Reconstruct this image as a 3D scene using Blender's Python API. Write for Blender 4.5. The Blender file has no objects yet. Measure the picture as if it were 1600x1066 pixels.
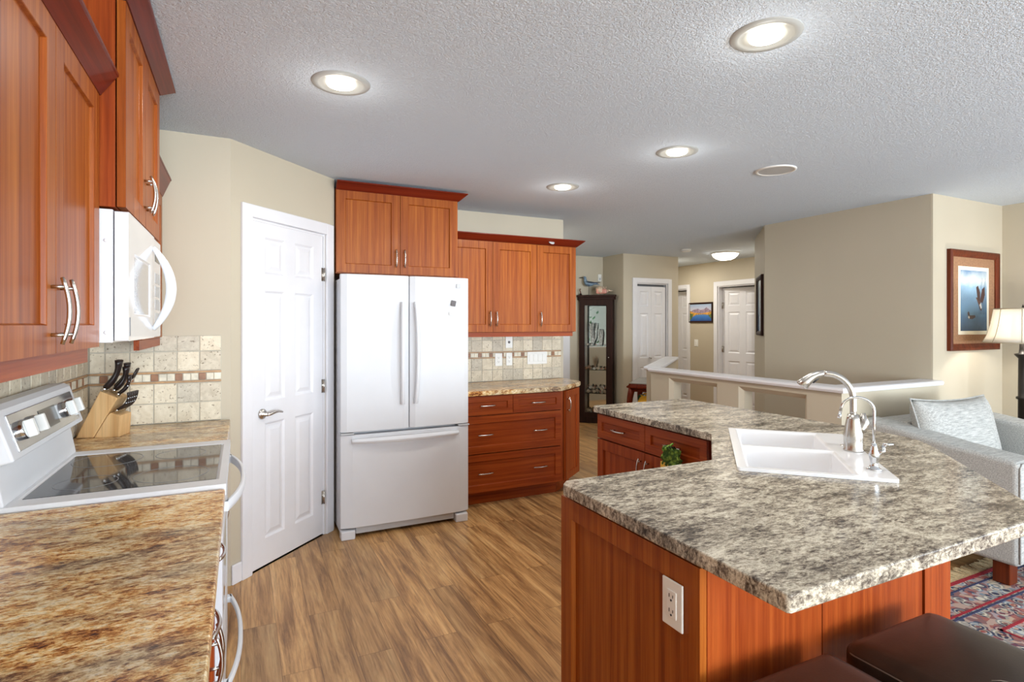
import bpy, bmesh, math, random
from mathutils import Vector, Matrix
random.seed(7)
C = bpy.context.scene.collection
PI = math.pi
R = math.radians

# ------------------------------------------------------------------ camera
cam_data = bpy.data.cameras.new('camera')
cam = bpy.data.objects.new('camera', cam_data)
C.objects.link(cam)
cam.location = (0, 0, 1.425)
cam.rotation_euler = (R(90), 0, R(-25.9))
cam_data.sensor_fit = 'HORIZONTAL'
cam_data.sensor_width = 36.0
cam_data.lens = 872.0 / 1600.0 * 36.0
cam_data.shift_y = -25.5 / 1600.0
cam_data.clip_start = 0.02
bpy.context.scene.camera = cam

# ------------------------------------------------------------------ world and exposure
W = bpy.data.worlds.new('world')
bpy.context.scene.world = W
W.use_nodes = True
bg = W.node_tree.nodes['Background']
bg.inputs[0].default_value = (0.72, 0.88, 1.0, 1)
bg.inputs[1].default_value = 3.0

sc = bpy.context.scene
sc.view_settings.view_transform = 'Standard'
sc.view_settings.look = 'None'
sc.view_settings.gamma = 1.0
sc.view_settings.use_curve_mapping = False
sc.view_settings.exposure = 0.13
sc.cycles.use_denoising = True
sc.cycles.max_bounces = 10
sc.cycles.diffuse_bounces = 6
sc.cycles.glossy_bounces = 4
sc.cycles.caustics_reflective = False
sc.cycles.caustics_refractive = False
sc.cycles.sample_clamp_indirect = 6.0


def area_light(name, loc, rot, sx, sy, energy, color):
    L = bpy.data.lights.new(name, 'AREA')
    L.shape = 'RECTANGLE'
    L.size = sx
    L.size_y = sy
    L.energy = energy
    L.color = color
    o = bpy.data.objects.new(name, L)
    C.objects.link(o)
    o.location = loc
    o.rotation_euler = rot
    return o


# daylight entering through the windows behind and beside the camera, plus a ceiling fill
area_light('daylight_rear_window', (2.4, -5.43, 1.30), (R(90), 0, 0), 5.2, 2.0, 305, (0.90, 0.95, 1.0))
area_light('ceiling_fill_rear_window', (2.4, -5.40, 1.00), (R(122), 0, 0), 5.2, 1.2, 330, (0.80, 0.91, 1.0))  # fill lamp added at the rear window, tilted up to brighten the ceiling
area_light('daylight_right_window', (5.80, -1.60, 1.40), (R(90), 0, R(90)), 3.6, 1.7, 70, (0.84, 0.92, 1.0))


# ------------------------------------------------------------------ helpers
def lin(c):
    return tuple(((v / 255.0) / 12.92 if v / 255.0 <= 0.04045 else ((v / 255.0 + 0.055) / 1.055) ** 2.4) for v in c) + (1.0,)


class Mat:
    def __init__(self, name):
        self.m = bpy.data.materials.new(name)
        self.m.use_nodes = True
        self.t = self.m.node_tree
        self.n = self.t.nodes
        self.b = self.n['Principled BSDF']

    def node(self, typ, **kw):
        nd = self.n.new(typ)
        for k, v in kw.items():
            setattr(nd, k, v)
        return nd

    def link(self, a, b):
        self.t.links.new(a, b)

    def coords(self, scale=(1, 1, 1), rnd=True, rot=(0, 0, 0)):
        tc = self.node('ShaderNodeTexCoord')
        src = tc.outputs['Object']
        if rnd:
            oi = self.node('ShaderNodeObjectInfo')
            ml = self.node('ShaderNodeMath', operation='MULTIPLY')
            ml.inputs[1].default_value = 37.0
            self.link(oi.outputs['Random'], ml.inputs[0])
            ad = self.node('ShaderNodeVectorMath', operation='ADD')
            self.link(src, ad.inputs[0])
            self.link(ml.outputs[0], ad.inputs[1])
            src = ad.outputs[0]
        mp = self.node('ShaderNodeMapping')
        mp.inputs['Scale'].default_value = scale
        mp.inputs['Rotation'].default_value = rot
        self.link(src, mp.inputs[0])
        return mp.outputs[0]

    def noise(self, vec, scale, detail=4, rough=0.55, dist=0.0):
        nz = self.node('ShaderNodeTexNoise')
        nz.inputs['Scale'].default_value = scale
        nz.inputs['Detail'].default_value = detail
        nz.inputs['Roughness'].default_value = rough
        nz.inputs['Distortion'].default_value = dist
        self.link(vec, nz.inputs['Vector'])
        return nz.outputs['Fac']

    def ramp(self, fac, stops, interp='LINEAR'):
        rp = self.node('ShaderNodeValToRGB')
        rp.color_ramp.interpolation = interp
        el = rp.color_ramp.elements
        while len(el) < len(stops):
            el.new(0.5)
        for e, (p, c) in zip(el, stops):
            e.position = p
            e.color = lin(c) if len(c) == 3 else c
        self.link(fac, rp.inputs[0])
        return rp.outputs[0]

    def mix(self, fac, a, b, blend='MIX'):
        mx = self.node('ShaderNodeMix', data_type='RGBA', blend_type=blend)
        for sock, v in ((mx.inputs[0], fac), (mx.inputs[6], a), (mx.inputs[7], b)):
            if hasattr(v, 'is_output'):
                self.link(v, sock)
            else:
                sock.default_value = v
        return mx.outputs[2]

    def bump(self, fac, strength, dist=0.002):
        bp = self.node('ShaderNodeBump')
        bp.inputs['Strength'].default_value = strength
        bp.inputs['Distance'].default_value = dist
        self.link(fac, bp.inputs['Height'])
        self.link(bp.outputs[0], self.b.inputs['Normal'])

    def base(self, c):
        if hasattr(c, 'is_output'):
            self.link(c, self.b.inputs['Base Color'])
        else:
            self.b.inputs['Base Color'].default_value = c

    def rough(self, v):
        self.b.inputs['Roughness'].default_value = v
        return self


def plain(name, rgb, rough=0.5, metal=0.0, spec=0.5, var=0.04, vscale=6.0, coat=0.0):
    m = Mat(name)
    vec = m.coords()
    f = m.noise(vec, vscale, 3)
    lo = tuple(max(0, v * (1 - var)) for v in rgb)
    hi = tuple(min(255, v * (1 + var)) for v in rgb)
    m.base(m.ramp(f, [(0.3, lo), (0.7, hi)]))
    m.b.inputs['Roughness'].default_value = rough
    m.b.inputs['Metallic'].default_value = metal
    m.b.inputs['Specular IOR Level'].default_value = spec
    m.b.inputs['Coat Weight'].default_value = coat
    m.b.inputs['Coat Roughness'].default_value = 0.08
    return m.m


def wood(name, stops, axis='z', rough=0.36, s=1.0, coat=0.04):
    m = Mat(name)
    hi, lo = 40.0 * s, 0.9 * s
    sca = {'z': (hi, hi, lo), 'x': (lo, hi, hi), 'y': (hi, lo, hi)}[axis]
    vec = m.coords(sca)
    f1 = m.noise(vec, 1.0, 7, 0.66, 0.35)
    sca2 = tuple(v * 5 for v in sca)
    vec2 = m.coords(sca2)
    f2 = m.noise(vec2, 1.0, 3, 0.6)
    c1 = m.ramp(f1, stops)
    c2 = m.ramp(f2, [(0.3, (212, 208, 204)), (0.62, (255, 255, 255))])
    m.base(m.mix(0.55, c1, c2, 'MULTIPLY'))
    m.b.inputs['Roughness'].default_value = rough
    m.b.inputs['Specular IOR Level'].default_value = 0.16
    m.b.inputs['Coat Weight'].default_value = coat
    m.b.inputs['Coat Roughness'].default_value = 0.12
    m.bump(f2, 0.06, 0.001)
    return m.m


def granite(name, warm, lo=0.46):  # one laminate pattern; copies carry each counter's light in their colour
    m = Mat(name)
    vec = m.coords((1.0, 2.3, 1.6), rnd=False, rot=(0, 0, R(-16)))
    big = m.noise(vec, 2.2, 4, 0.6)
    m1 = m.noise(vec, 9.0, 6, 0.75, 0.4)
    m2 = m.noise(vec, 42.0, 6, 0.75, 0.6)
    av = m.node('ShaderNodeMath', operation='MULTIPLY_ADD')
    av.inputs[1].default_value = 1.15
    m.link(m2, av.inputs[0])
    hf = m.node('ShaderNodeMath', operation='MULTIPLY_ADD')
    hf.inputs[1].default_value = 0.95
    hf.inputs[2].default_value = -0.55
    m.link(m1, hf.inputs[0])
    m.link(hf.outputs[0], av.inputs[2])
    mid = av.outputs[0]
    fine = m.noise(vec, 120.0, 4, 0.75, 0.4)
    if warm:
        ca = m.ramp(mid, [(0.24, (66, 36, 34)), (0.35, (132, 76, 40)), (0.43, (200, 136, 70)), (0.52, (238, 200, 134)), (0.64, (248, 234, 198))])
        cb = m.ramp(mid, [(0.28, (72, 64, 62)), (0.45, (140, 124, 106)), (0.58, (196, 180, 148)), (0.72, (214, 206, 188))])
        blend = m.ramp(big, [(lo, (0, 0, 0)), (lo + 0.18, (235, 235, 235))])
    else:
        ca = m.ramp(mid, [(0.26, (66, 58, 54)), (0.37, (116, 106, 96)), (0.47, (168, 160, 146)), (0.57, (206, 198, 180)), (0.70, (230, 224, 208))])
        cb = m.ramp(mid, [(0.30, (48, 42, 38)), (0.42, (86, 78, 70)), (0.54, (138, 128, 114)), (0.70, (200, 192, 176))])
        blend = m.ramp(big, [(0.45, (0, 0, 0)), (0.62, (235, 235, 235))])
    c = m.mix(blend, ca, cb)
    spk = m.ramp(fine, [(0.36, (96, 80, 72)), (0.47, (240, 235, 228)), (0.66, (255, 255, 255))])
    m.base(m.mix(0.62, c, spk, 'MULTIPLY'))
    m.b.inputs['Roughness'].default_value = 0.19
    m.b.inputs['Specular IOR Level'].default_value = 0.22
    return m.m


def glass(name, tint=(1, 1, 1, 1), refl=0.08):
    m = Mat(name)
    m.n.remove(m.b)
    out = m.n['Material Output']
    tr = m.node('ShaderNodeBsdfTransparent')
    tr.inputs[0].default_value = tint
    gl = m.node('ShaderNodeBsdfGlossy')
    gl.inputs['Roughness'].default_value = 0.02
    lw = m.node('ShaderNodeFresnel')
    lw.inputs[0].default_value = 1.45
    mx = m.node('ShaderNodeMixShader')
    m.link(lw.outputs[0], mx.inputs[0])
    m.link(tr.outputs[0], mx.inputs[1])
    m.link(gl.outputs[0], mx.inputs[2])
    m.link(mx.outputs[0], out.inputs[0])
    return m.m


def emit(name, rgb, strength):
    m = Mat(name)
    m.base(lin(rgb))
    m.b.inputs['Emission Color'].default_value = lin(rgb)
    m.b.inputs['Emission Strength'].default_value = strength
    return m.m


# ------------------------------------------------------------------ materials
CH = [(0.24, (116, 50, 14)), (0.42, (143, 70, 22)), (0.56, (162, 88, 31)), (0.78, (184, 112, 46))]
CHR = [(0.24, (112, 42, 13)), (0.42, (136, 56, 19)), (0.56, (154, 70, 26)), (0.78, (172, 88, 36))]
M = {}
M['cherry'] = wood('cherry_wood_vertical', CH, 'z')
M['cherry_h'] = wood('cherry_wood_horizontal', CHR, 'x')
M['cherry_r'] = wood('cherry_wood_red_vertical', CHR, 'z')
M['cherry_crown'] = wood('cherry_wood_crown', [(0.25, (78, 20, 8)), (0.5, (108, 32, 12)), (0.75, (126, 44, 18))], 'x', 0.28)
M['cherry_y'] = wood('cherry_wood_lengthwise', CH, 'y')
M['dark_wood'] = wood('dark_brown_wood', [(0.3, (34, 20, 16)), (0.6, (52, 30, 24)), (0.8, (58, 36, 28))], 'z', 0.5, coat=0.0)
M['table_wood'] = wood('red_mahogany_wood', [(0.3, (78, 24, 14)), (0.6, (112, 42, 22)), (0.8, (132, 56, 32))], 'z', 0.28)
M['maple'] = wood('pale_maple_wood', [(0.3, (196, 152, 100)), (0.55, (216, 178, 128)), (0.75, (228, 194, 146))], 'z', 0.42, 0.7, 0.05)
M['frame_wood'] = wood('frame_wood', [(0.3, (72, 28, 14)), (0.6, (108, 48, 24)), (0.8, (128, 64, 34))], 'z', 0.35)
M['granite_warm_lit'] = granite('granite_laminate_warm_lit', True)  # warm light tinted into the shared laminate colour
M['granite_mid_lit'] = granite('granite_laminate_mid_lit', True, 0.36)  # same laminate, lighting tint between the golden and grey copies
M['granite_glare_grey'] = granite('granite_laminate_glare_grey', False)  # same laminate, greyed in colour to stand for window glare
M['white_app'] = plain('white_appliance_enamel', (212, 214, 218), 0.42, var=0.006, spec=0.20)
M['white_gloss'] = plain('glossy_white_plastic', (224, 226, 230), 0.08, var=0.006, spec=0.6)
M['white_paint'] = plain('white_semi_gloss_paint', (222, 222, 226), 0.34, var=0.01)
M['white_plastic'] = plain('white_plastic', (232, 232, 228), 0.35, var=0.01)
M['grey_line'] = plain('grey_plastic', (120, 122, 126), 0.4, var=0.02)
M['pale_grey'] = plain('pale_grey_plastic', (186, 188, 190), 0.35, var=0.02)
M['ring_grey'] = plain('satin_grey_trim', (168, 170, 168), 0.4, var=0.01)
M['slot'] = plain('dark_slot', (30, 30, 32), 0.5, var=0.02)
M['steel'] = plain('brushed_steel', (200, 196, 190), 0.24, metal=1.0, var=0.03, vscale=40)
M['chrome'] = plain('polished_chrome', (222, 224, 226), 0.08, metal=1.0, var=0.01)
M['black_metal'] = plain('dark_bronze_metal', (48, 44, 40), 0.42, metal=0.6, var=0.05)
M['ceramic'] = plain('white_ceramic', (236, 236, 238), 0.14, var=0.006)
M['black_handle'] = plain('black_knife_plastic', (30, 20, 20), 0.35, var=0.05)
M['mirror'] = plain('mirror', (225, 230, 232), 0.02, metal=1.0, var=0.005)
M['glass'] = glass('clear_glass')
M['lamp_bulb'] = emit('lit_lamp_lens', (255, 246, 226), 9.0)
M['dome_glass'] = emit('lit_frosted_dome', (255, 246, 230), 7.0)

# walls
m = Mat('taupe_wall_paint')
vec = m.coords(rnd=False)
f = m.noise(vec, 1.2, 2)
m.base(m.ramp(f, [(0.3, (186, 176, 156)), (0.7, (192, 182, 162))]))
m.rough(0.62)
m.bump(m.noise(vec, 240.0, 2), 0.10, 0.001)
M['wall'] = m.m
# ceiling
m = Mat('textured_ceiling')
vec = m.coords((1.0, 1.0, 1.0), rnd=False)
m.base(lin((214, 225, 237)))
m.rough(0.9)
f = m.noise(vec, 92.0, 3, 0.55, 0.9)
m.bump(m.ramp(f, [(0.40, (0, 0, 0)), (0.58, (255, 255, 255))]), 0.75, 0.0045)
M['ceiling'] = m.m
# floor planks running along Y
m = Mat('wood_plank_floor')
tc = m.node('ShaderNodeTexCoord')
mp = m.node('ShaderNodeMapping')
mp.inputs['Rotation'].default_value = (0, 0, R(90))
m.link(tc.outputs['Object'], mp.inputs[0])


def brick(c1, c2, mortar, ms):
    b_ = m.node('ShaderNodeTexBrick')
    b_.offset = 0.37
    b_.inputs['Color1'].default_value = c1
    b_.inputs['Color2'].default_value = c2
    b_.inputs['Mortar'].default_value = mortar
    b_.inputs['Scale'].default_value = 1.0
    b_.inputs['Mortar Size'].default_value = ms
    b_.inputs['Mortar Smooth'].default_value = 0.1
    b_.inputs['Bias'].default_value = 0.0
    b_.inputs['Brick Width'].default_value = 1.22
    b_.inputs['Row Height'].default_value = 0.15
    m.link(mp.outputs[0], b_.inputs[0])
    return b_


bk = brick((0, 0, 0, 1), (1, 1, 1, 1), (0.5, 0.5, 0.5, 1), 0.0)
gap = brick((1, 1, 1, 1), (1, 1, 1, 1), (0.60, 0.57, 0.54, 1), 0.0016)
off = m.node('ShaderNodeVectorMath', operation='SCALE')
off.inputs[3].default_value = 9.0
m.link(bk.outputs[0], off.inputs[0])
ad = m.node('ShaderNodeVectorMath', operation='ADD')
m.link(tc.outputs['Object'], ad.inputs[0])
m.link(off.outputs[0], ad.inputs[1])
mp2 = m.node('ShaderNodeMapping')
mp2.inputs['Scale'].default_value = (17, 1.2, 17)
m.link(ad.outputs[0], mp2.inputs[0])
g1 = m.noise(mp2.outputs[0], 1.0, 9, 0.70, 0.6)
mp3 = m.node('ShaderNodeMapping')
mp3.inputs['Scale'].default_value = (110, 5, 110)
m.link(ad.outputs[0], mp3.inputs[0])
g2 = m.noise(mp3.outputs[0], 1.0, 3, 0.6)
cw = m.ramp(g1, [(0.27, (108, 74, 48)), (0.41, (160, 118, 74)), (0.53, (202, 156, 102)), (0.70, (230, 190, 134))])
tint = m.ramp(bk.outputs[0], [(0.0, (216, 216, 216)), (1.0, (255, 254, 250))])
c = m.mix(1.0, cw, tint, 'MULTIPLY')
c = m.mix(0.5, c, m.ramp(g2, [(0.33, (160, 148, 136)), (0.55, (255, 255, 255))]), 'MULTIPLY')
c = m.mix(1.0, c, gap.outputs[0], 'MULTIPLY')
m.base(c)
m.rough(0.36)
m.bump(g2, 0.08, 0.001)
M['floor'] = m.m
# travertine tiles (a few shades) and grout
TILES = []
for i, (a, b_) in enumerate([((196, 184, 160), (222, 212, 190)), ((184, 172, 150), (212, 202, 182)), ((206, 192, 166), (228, 218, 196)), ((176, 166, 148), (204, 196, 178))]):
    m = Mat('travertine_tile_%s' % 'abcd'[i])
    vec = m.coords(rnd=False)
    f = m.noise(vec, 16.0 + i * 3, 6, 0.65, 0.8)
    pits = m.noise(vec, 85.0, 3, 0.5)
    c = m.ramp(f, [(0.3, a), (0.65, b_)])
    m.base(m.mix(0.8, c, m.ramp(pits, [(0.30, (130, 112, 92)), (0.38, (255, 255, 255))]), 'MULTIPLY'))
    m.rough(0.55)
    m.bump(pits, 0.25, 0.002)
    TILES.append(m.m)
M['grout'] = plain('pale_grout', (188, 182, 168), 0.8)
M['liner'] = plain('brown_liner_tile', (172, 134, 92), 0.4, var=0.12, vscale=30)
M['mosaic_b'] = plain('brown_mosaic_tile', (140, 96, 64), 0.4, var=0.12, vscale=30)
M['mosaic_c'] = plain('cream_mosaic_tile', (216, 208, 188), 0.4, var=0.08, vscale=30)
# cooktop glass
m = Mat('black_speckled_cooktop_glass')
vec = m.coords()
m.base(m.ramp(m.noise(vec, 220.0, 2), [(0.35, (50, 50, 52)), (0.7, (78, 78, 80))]))
m.rough(0.05)
m.b.inputs['Specular IOR Level'].default_value = 0.9
M['cooktop'] = m.m
# fabric of the armchair
m = Mat('light_grey_woven_fabric')
vec = m.coords((1, 1, 1))
wv = m.coords((12, 160, 160))
f = m.noise(wv, 1.0, 3, 0.7)
f2 = m.noise(vec, 190.0, 2)
c = m.ramp(f, [(0.34, (150, 151, 148)), (0.66, (200, 200, 196))])
m.base(m.mix(0.4, c, m.ramp(f2, [(0.3, (190, 190, 190)), (0.7, (255, 255, 255))]), 'MULTIPLY'))
m.rough(0.9)
m.bump(f2, 0.3, 0.002)
M['fabric'] = m.m
# leather of the stools
m = Mat('dark_brown_leather')
vec = m.coords()
f = m.noise(vec, 8.0, 4)
m.base(m.ramp(f, [(0.3, (44, 34, 29)), (0.7, (60, 47, 40))]))
m.rough(0.36)
m.bump(m.noise(vec, 170.0, 4, 0.6), 0.22, 0.001)
M['leather'] = m.m
M['thread'] = plain('grey_stitching', (120, 108, 98), 0.7)
# oriental rug
m = Mat('oriental_rug_pattern')
vec = m.coords(rnd=False)
vo = m.node('ShaderNodeTexVoronoi')
vo.inputs['Scale'].default_value = 15.0
m.link(vec, vo.inputs['Vector'])
fl = m.ramp(vo.outputs['Distance'], [(0.0, (134, 48, 48)), (0.15, (206, 176, 140)), (0.23, (44, 46, 68)), (0.36, (198, 190, 172)), (0.47, (58, 62, 84)), (0.58, (160, 110, 98))], 'CONSTANT')
vo2 = m.node('ShaderNodeTexVoronoi')
vo2.inputs['Scale'].default_value = 34.0
m.link(vec, vo2.inputs['Vector'])
sm = m.ramp(vo2.outputs['Color'], [(0.0, (44, 46, 70)), (0.36, (184, 176, 160)), (0.55, (138, 52, 50)), (0.70, (150, 168, 178)), (0.85, (204, 190, 160))], 'CONSTANT')
m.base(m.mix(0.45, fl, sm))
m.rough(0.95)
m.bump(m.noise(vec, 260.0, 2), 0.4, 0.003)
M['rug'] = m.m
M['rug_red'] = plain('crimson_wool', (140, 22, 36), 0.95, var=0.15, vscale=120)
M['rug_navy'] = plain('navy_wool', (46, 50, 78), 0.95, var=0.25, vscale=90)
M['fringe'] = plain('cream_cotton_fringe', (206, 184, 142), 0.95, var=0.12, vscale=90)
# lamp shade
m = Mat('cream_lamp_shade_cloth')
m.base(lin((236, 234, 228)))
m.rough(0.9)
tl = m.node('ShaderNodeBsdfTranslucent')
tl.inputs[0].default_value = lin((244, 238, 226))
mx = m.node('ShaderNodeMixShader')
mx.inputs[0].default_value = 0.5
m.link(m.b.outputs[0], mx.inputs[1])
m.link(tl.outputs[0], mx.inputs[2])
m.link(mx.outputs[0], m.n['Material Output'].inputs[0])
M['shade'] = m.m
M['shade_trim'] = plain('beige_shade_trim', (176, 164, 142), 0.8)


# ------------------------------------------------------------------ mesh helpers
def bmn():
    return bmesh.new()


def face(bm, vs, mi=0, smooth=False):
    try:
        f = bm.faces.new(vs)
    except ValueError:
        return None
    f.material_index = mi
    f.smooth = smooth
    return f


def box(bm, x0, x1, y0, y1, z0, z1, mi=0, M4=None):
    cs = [(x0, y0, z0), (x1, y0, z0), (x1, y1, z0), (x0, y1, z0), (x0, y0, z1), (x1, y0, z1), (x1, y1, z1), (x0, y1, z1)]
    vs = [bm.verts.new(M4 @ Vector(c) if M4 else c) for c in cs]
    for q in ((0, 3, 2, 1), (4, 5, 6, 7), (0, 1, 5, 4), (1, 2, 6, 5), (2, 3, 7, 6), (3, 0, 4, 7)):
        face(bm, [vs[i] for i in q], mi)
    return vs


def prism(bm, pts, z0, z1, mi=0, M4=None, smooth=False):
    n = len(pts)
    a = [bm.verts.new((M4 @ Vector((p[0], p[1], z0))) if M4 else (p[0], p[1], z0)) for p in pts]
    b = [bm.verts.new((M4 @ Vector((p[0], p[1], z1))) if M4 else (p[0], p[1], z1)) for p in pts]
    face(bm, a[::-1], mi)
    face(bm, b, mi)
    for i in range(n):
        j = (i + 1) % n
        face(bm, [a[i], a[j], b[j], b[i]], mi, smooth)


def tube(bm, pts, rad, seg=10, mi=0, caps=True, flat=1.0):
    pts = [Vector(p) for p in pts]
    n = len(pts)
    rr = rad if isinstance(rad, (list, tuple)) else [rad] * n
    rings = []
    prev = None
    for i in range(n):
        t = (pts[min(i + 1, n - 1)] - pts[max(i - 1, 0)]).normalized()
        if prev is None:
            up = Vector((0, 0, 1)) if abs(t.z) < 0.9 else Vector((1, 0, 0))
            nx = t.cross(up).normalized()
        else:
            nx = (prev - t * prev.dot(t)).normalized()
        prev = nx
        ny = t.cross(nx).normalized()
        ring = []
        for k in range(seg):
            a = 2 * PI * k / seg
            ring.append(bm.verts.new(pts[i] + (nx * math.cos(a) + ny * math.sin(a) * flat) * rr[i]))
        rings.append(ring)
    for i in range(n - 1):
        for k in range(seg):
            l = (k + 1) % seg
            face(bm, [rings[i][k], rings[i][l], rings[i + 1][l], rings[i + 1][k]], mi, True)
    if caps:
        face(bm, rings[0][::-1], mi)
        face(bm, rings[-1], mi)


def lathe(bm, prof, seg=28, c=(0, 0, 0), mi=0, M4=None, a0=0.0, a1=2 * PI):
    full = abs(a1 - a0 - 2 * PI) < 1e-6
    cols = seg if full else seg + 1
    grid = []
    for r, z in prof:
        if r < 1e-6:
            p = Vector((0, 0, z))
            p = (M4 @ p if M4 else p) + Vector(c)
            grid.append([bm.verts.new(p)])
            continue
        ring = []
        for k in range(cols):
            a = a0 + (a1 - a0) * k / seg
            p = Vector((r * math.cos(a), r * math.sin(a), z))
            ring.append(bm.verts.new((M4 @ p if M4 else p) + Vector(c)))
        grid.append(ring)
    for i in range(len(grid) - 1):
        A, B = grid[i], grid[i + 1]
        for k in range(seg):
            l = (k + 1) % cols if full else k + 1
            if len(A) == 1 and len(B) == 1:
                continue
            if len(A) == 1:
                face(bm, [A[0], B[l], B[k]], mi, True)
            elif len(B) == 1:
                face(bm, [A[k], A[l], B[0]], mi, True)
            else:
                face(bm, [A[k], A[l], B[l], B[k]], mi, True)


def soft_box(bm, cx, cy, cz, sx, sy, sz, r, puff=(0, 0, 0), n=10, mi=0, M4=None, pinch=0.0):
    """rounded box with bulging faces; sx, sy, sz full sizes"""
    h = Vector((sx / 2, sy / 2, sz / 2))
    c = Vector((cx, cy, cz))
    cache = {}

    def pos(u, v, w):
        key = (round(u, 4), round(v, 4), round(w, 4))
        if key in cache:
            return cache[key]
        p = Vector((u * h.x, v * h.y, w * h.z))
        q = Vector((max(-h.x + r, min(h.x - r, p.x)), max(-h.y + r, min(h.y - r, p.y)), max(-h.z + r, min(h.z - r, p.z))))
        d = p - q
        if d.length > 1e-9:
            p = q + d.normalized() * min(r, d.length * 1.0 if d.length < r else r)
        p.x += puff[0] * (u if abs(u) > .0 else 0) * (1 - v * v) * (1 - w * w)
        p.y += puff[1] * v * (1 - u * u) * (1 - w * w)
        p.z += puff[2] * w * (1 - u * u) * (1 - v * v)
        if pinch:
            k = 1 + pinch * (u * u * w * w)
            p.x *= k
            p.z *= k
        p = c + p
        vt = bm.verts.new(M4 @ p if M4 else p)
        cache[key] = vt
        return vt

    st = [-1 + 2 * i / n for i in range(n + 1)]
    # sample denser close to the edges
    st = [math.copysign(1 - (1 - abs(s)) ** 1.35, s) if s else 0.0 for s in st]
    for ax in range(3):
        for sg in (-1, 1):
            for i in range(n):
                for j in range(n):
                    qs = []
                    for (a, b) in ((i, j), (i + 1, j), (i + 1, j + 1), (i, j + 1)):
                        t = [0, 0, 0]
                        t[ax] = sg
                        t[(ax + 1) % 3] = st[a]
                        t[(ax + 2) % 3] = st[b]
                        qs.append(pos(*t))
                    if sg < 0:
                        qs.reverse()
                    face(bm, qs, mi, True)


def panel_holes(bm, L, z0, z1, th, holes, ch=0.0, chd=None, blind=None, mi=0, x0=0.0, y0=0.0, mis=None):
    """slab x0..x0+L, front at y0 (facing -y), back at y0+th, with holes (xa,xb,za,zb)
    ch = chamfer width, chd = chamfer depth, blind = depth of a closed recess"""
    mis = mi if mis is None else mis
    chd = ch if chd is None else chd
    xs = sorted(set([x0, x0 + L] + [h[0] for h in holes] + [h[1] for h in holes]))
    zs = sorted(set([z0, z1] + [h[2] for h in holes] + [h[3] for h in holes]))

    def inh(x, z):
        return any(h[0] < x < h[1] and h[2] < z < h[3] for h in holes)

    for yy, fr in ((y0, True), (y0 + th, False)):
        for i in range(len(xs) - 1):
            for j in range(len(zs) - 1):
                if inh((xs[i] + xs[i + 1]) / 2, (zs[j] + zs[j + 1]) / 2) and (fr or blind is None):
                    continue
                q = [bm.verts.new((x, yy, z)) for x, z in ((xs[i], zs[j]), (xs[i + 1], zs[j]), (xs[i + 1], zs[j + 1]), (xs[i], zs[j + 1]))]
                face(bm, q if fr else q[::-1], mi)
    # outer rim
    x1 = x0 + L
    for q in (((x0, z0), (x0, z1)), ((x0, z1), (x1, z1)), ((x1, z1), (x1, z0)), ((x1, z0), (x0, z0))):
        (a, b), (c_, d) = q
        vs = [bm.verts.new(p) for p in ((a, y0, b), (c_, y0, d), (c_, y0 + th, d), (a, y0 + th, b))]
        face(bm, vs, mi)
    for (xa, xb, za, zb) in holes:
        rings = [((xa, xb, za, zb), y0)]
        if ch > 0:
            zc = za if (za <= z0 + 1e-6) else za + ch
            rings.append(((xa + ch, xb - ch, zc, zb - ch), y0 + chd))
        depth = y0 + (blind if blind is not None else th)
        if depth > rings[-1][1] + 1e-6:
            rings.append((rings[-1][0], depth))
        loops = []
        for (a, b, c_, d), yy in rings:
            loops.append([bm.verts.new(p) for p in ((a, yy, c_), (b, yy, c_), (b, yy, d), (a, yy, d))])
        for k in range(len(loops) - 1):
            for e in range(4):
                f_ = (e + 1) % 4
                face(bm, [loops[k][e], loops[k][f_], loops[k + 1][f_], loops[k + 1][e]][::-1], mis)
        if blind is not None:
            face(bm, loops[-1], mis)


def obj(name, bm, mats, parent=None, loc=(0, 0, 0), rot=(0, 0, 0), bevel=0.0, seg=2, sub=0, label=None, norm=True):
    if norm:
        bmesh.ops.remove_doubles(bm, verts=bm.verts, dist=1e-5)
        bmesh.ops.recalc_face_normals(bm, faces=bm.faces)
    me = bpy.data.meshes.new(name)
    bm.to_mesh(me)
    bm.free()
    for mt in (mats if isinstance(mats, (list, tuple)) else [mats]):
        me.materials.append(mt)
    o = bpy.data.objects.new(name, me)
    C.objects.link(o)
    o.location = loc
    o.rotation_euler = rot
    if parent:
        o.parent = parent
    if bevel:
        b = o.modifiers.new('bevel', 'BEVEL')
        b.width = bevel
        b.segments = seg
        b.limit_method = 'ANGLE'
        b.angle_limit = R(40)
    if sub:
        s = o.modifiers.new('subdivision', 'SUBSURF')
        s.levels = sub
        s.render_levels = sub
    if label:
        o['label'] = label
    return o


def thing(name, label, cat, loc=(0, 0, 0), rotz=0.0, group=None):
    o = bpy.data.objects.new(name, None)
    C.objects.link(o)
    o.empty_display_size = 0.1
    o.location = loc
    o.rotation_euler = (0, 0, rotz)
    return tag(o, label, cat, group)


def tag(o, label, cat, group=None):
    o['label'] = label
    o['category'] = cat
    if group:
        o['group'] = group
    return o


def struct(name, bm, mats, loc=(0, 0, 0), rot=(0, 0, 0), parent=None, bevel=0.0, label=None):
    o = obj(name, bm, mats, parent, loc, rot, bevel)
    if parent is None:
        o['kind'] = 'structure'
        o['label'] = label or name.replace('_', ' ')
    return o


def dup(root, loc, rotz=None, label=None, group=None):
    r = root.copy()
    C.objects.link(r)
    r.location = loc
    if rotz is not None:
        r.rotation_euler = (0, 0, rotz)
    if label:
        r['label'] = label
    if group:
        r['group'] = group
    for ch in list(root.children):
        c = ch.copy()
        C.objects.link(c)
        c.parent = r
        for g in list(ch.children):
            d = g.copy()
            C.objects.link(d)
            d.parent = c
    return r


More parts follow.
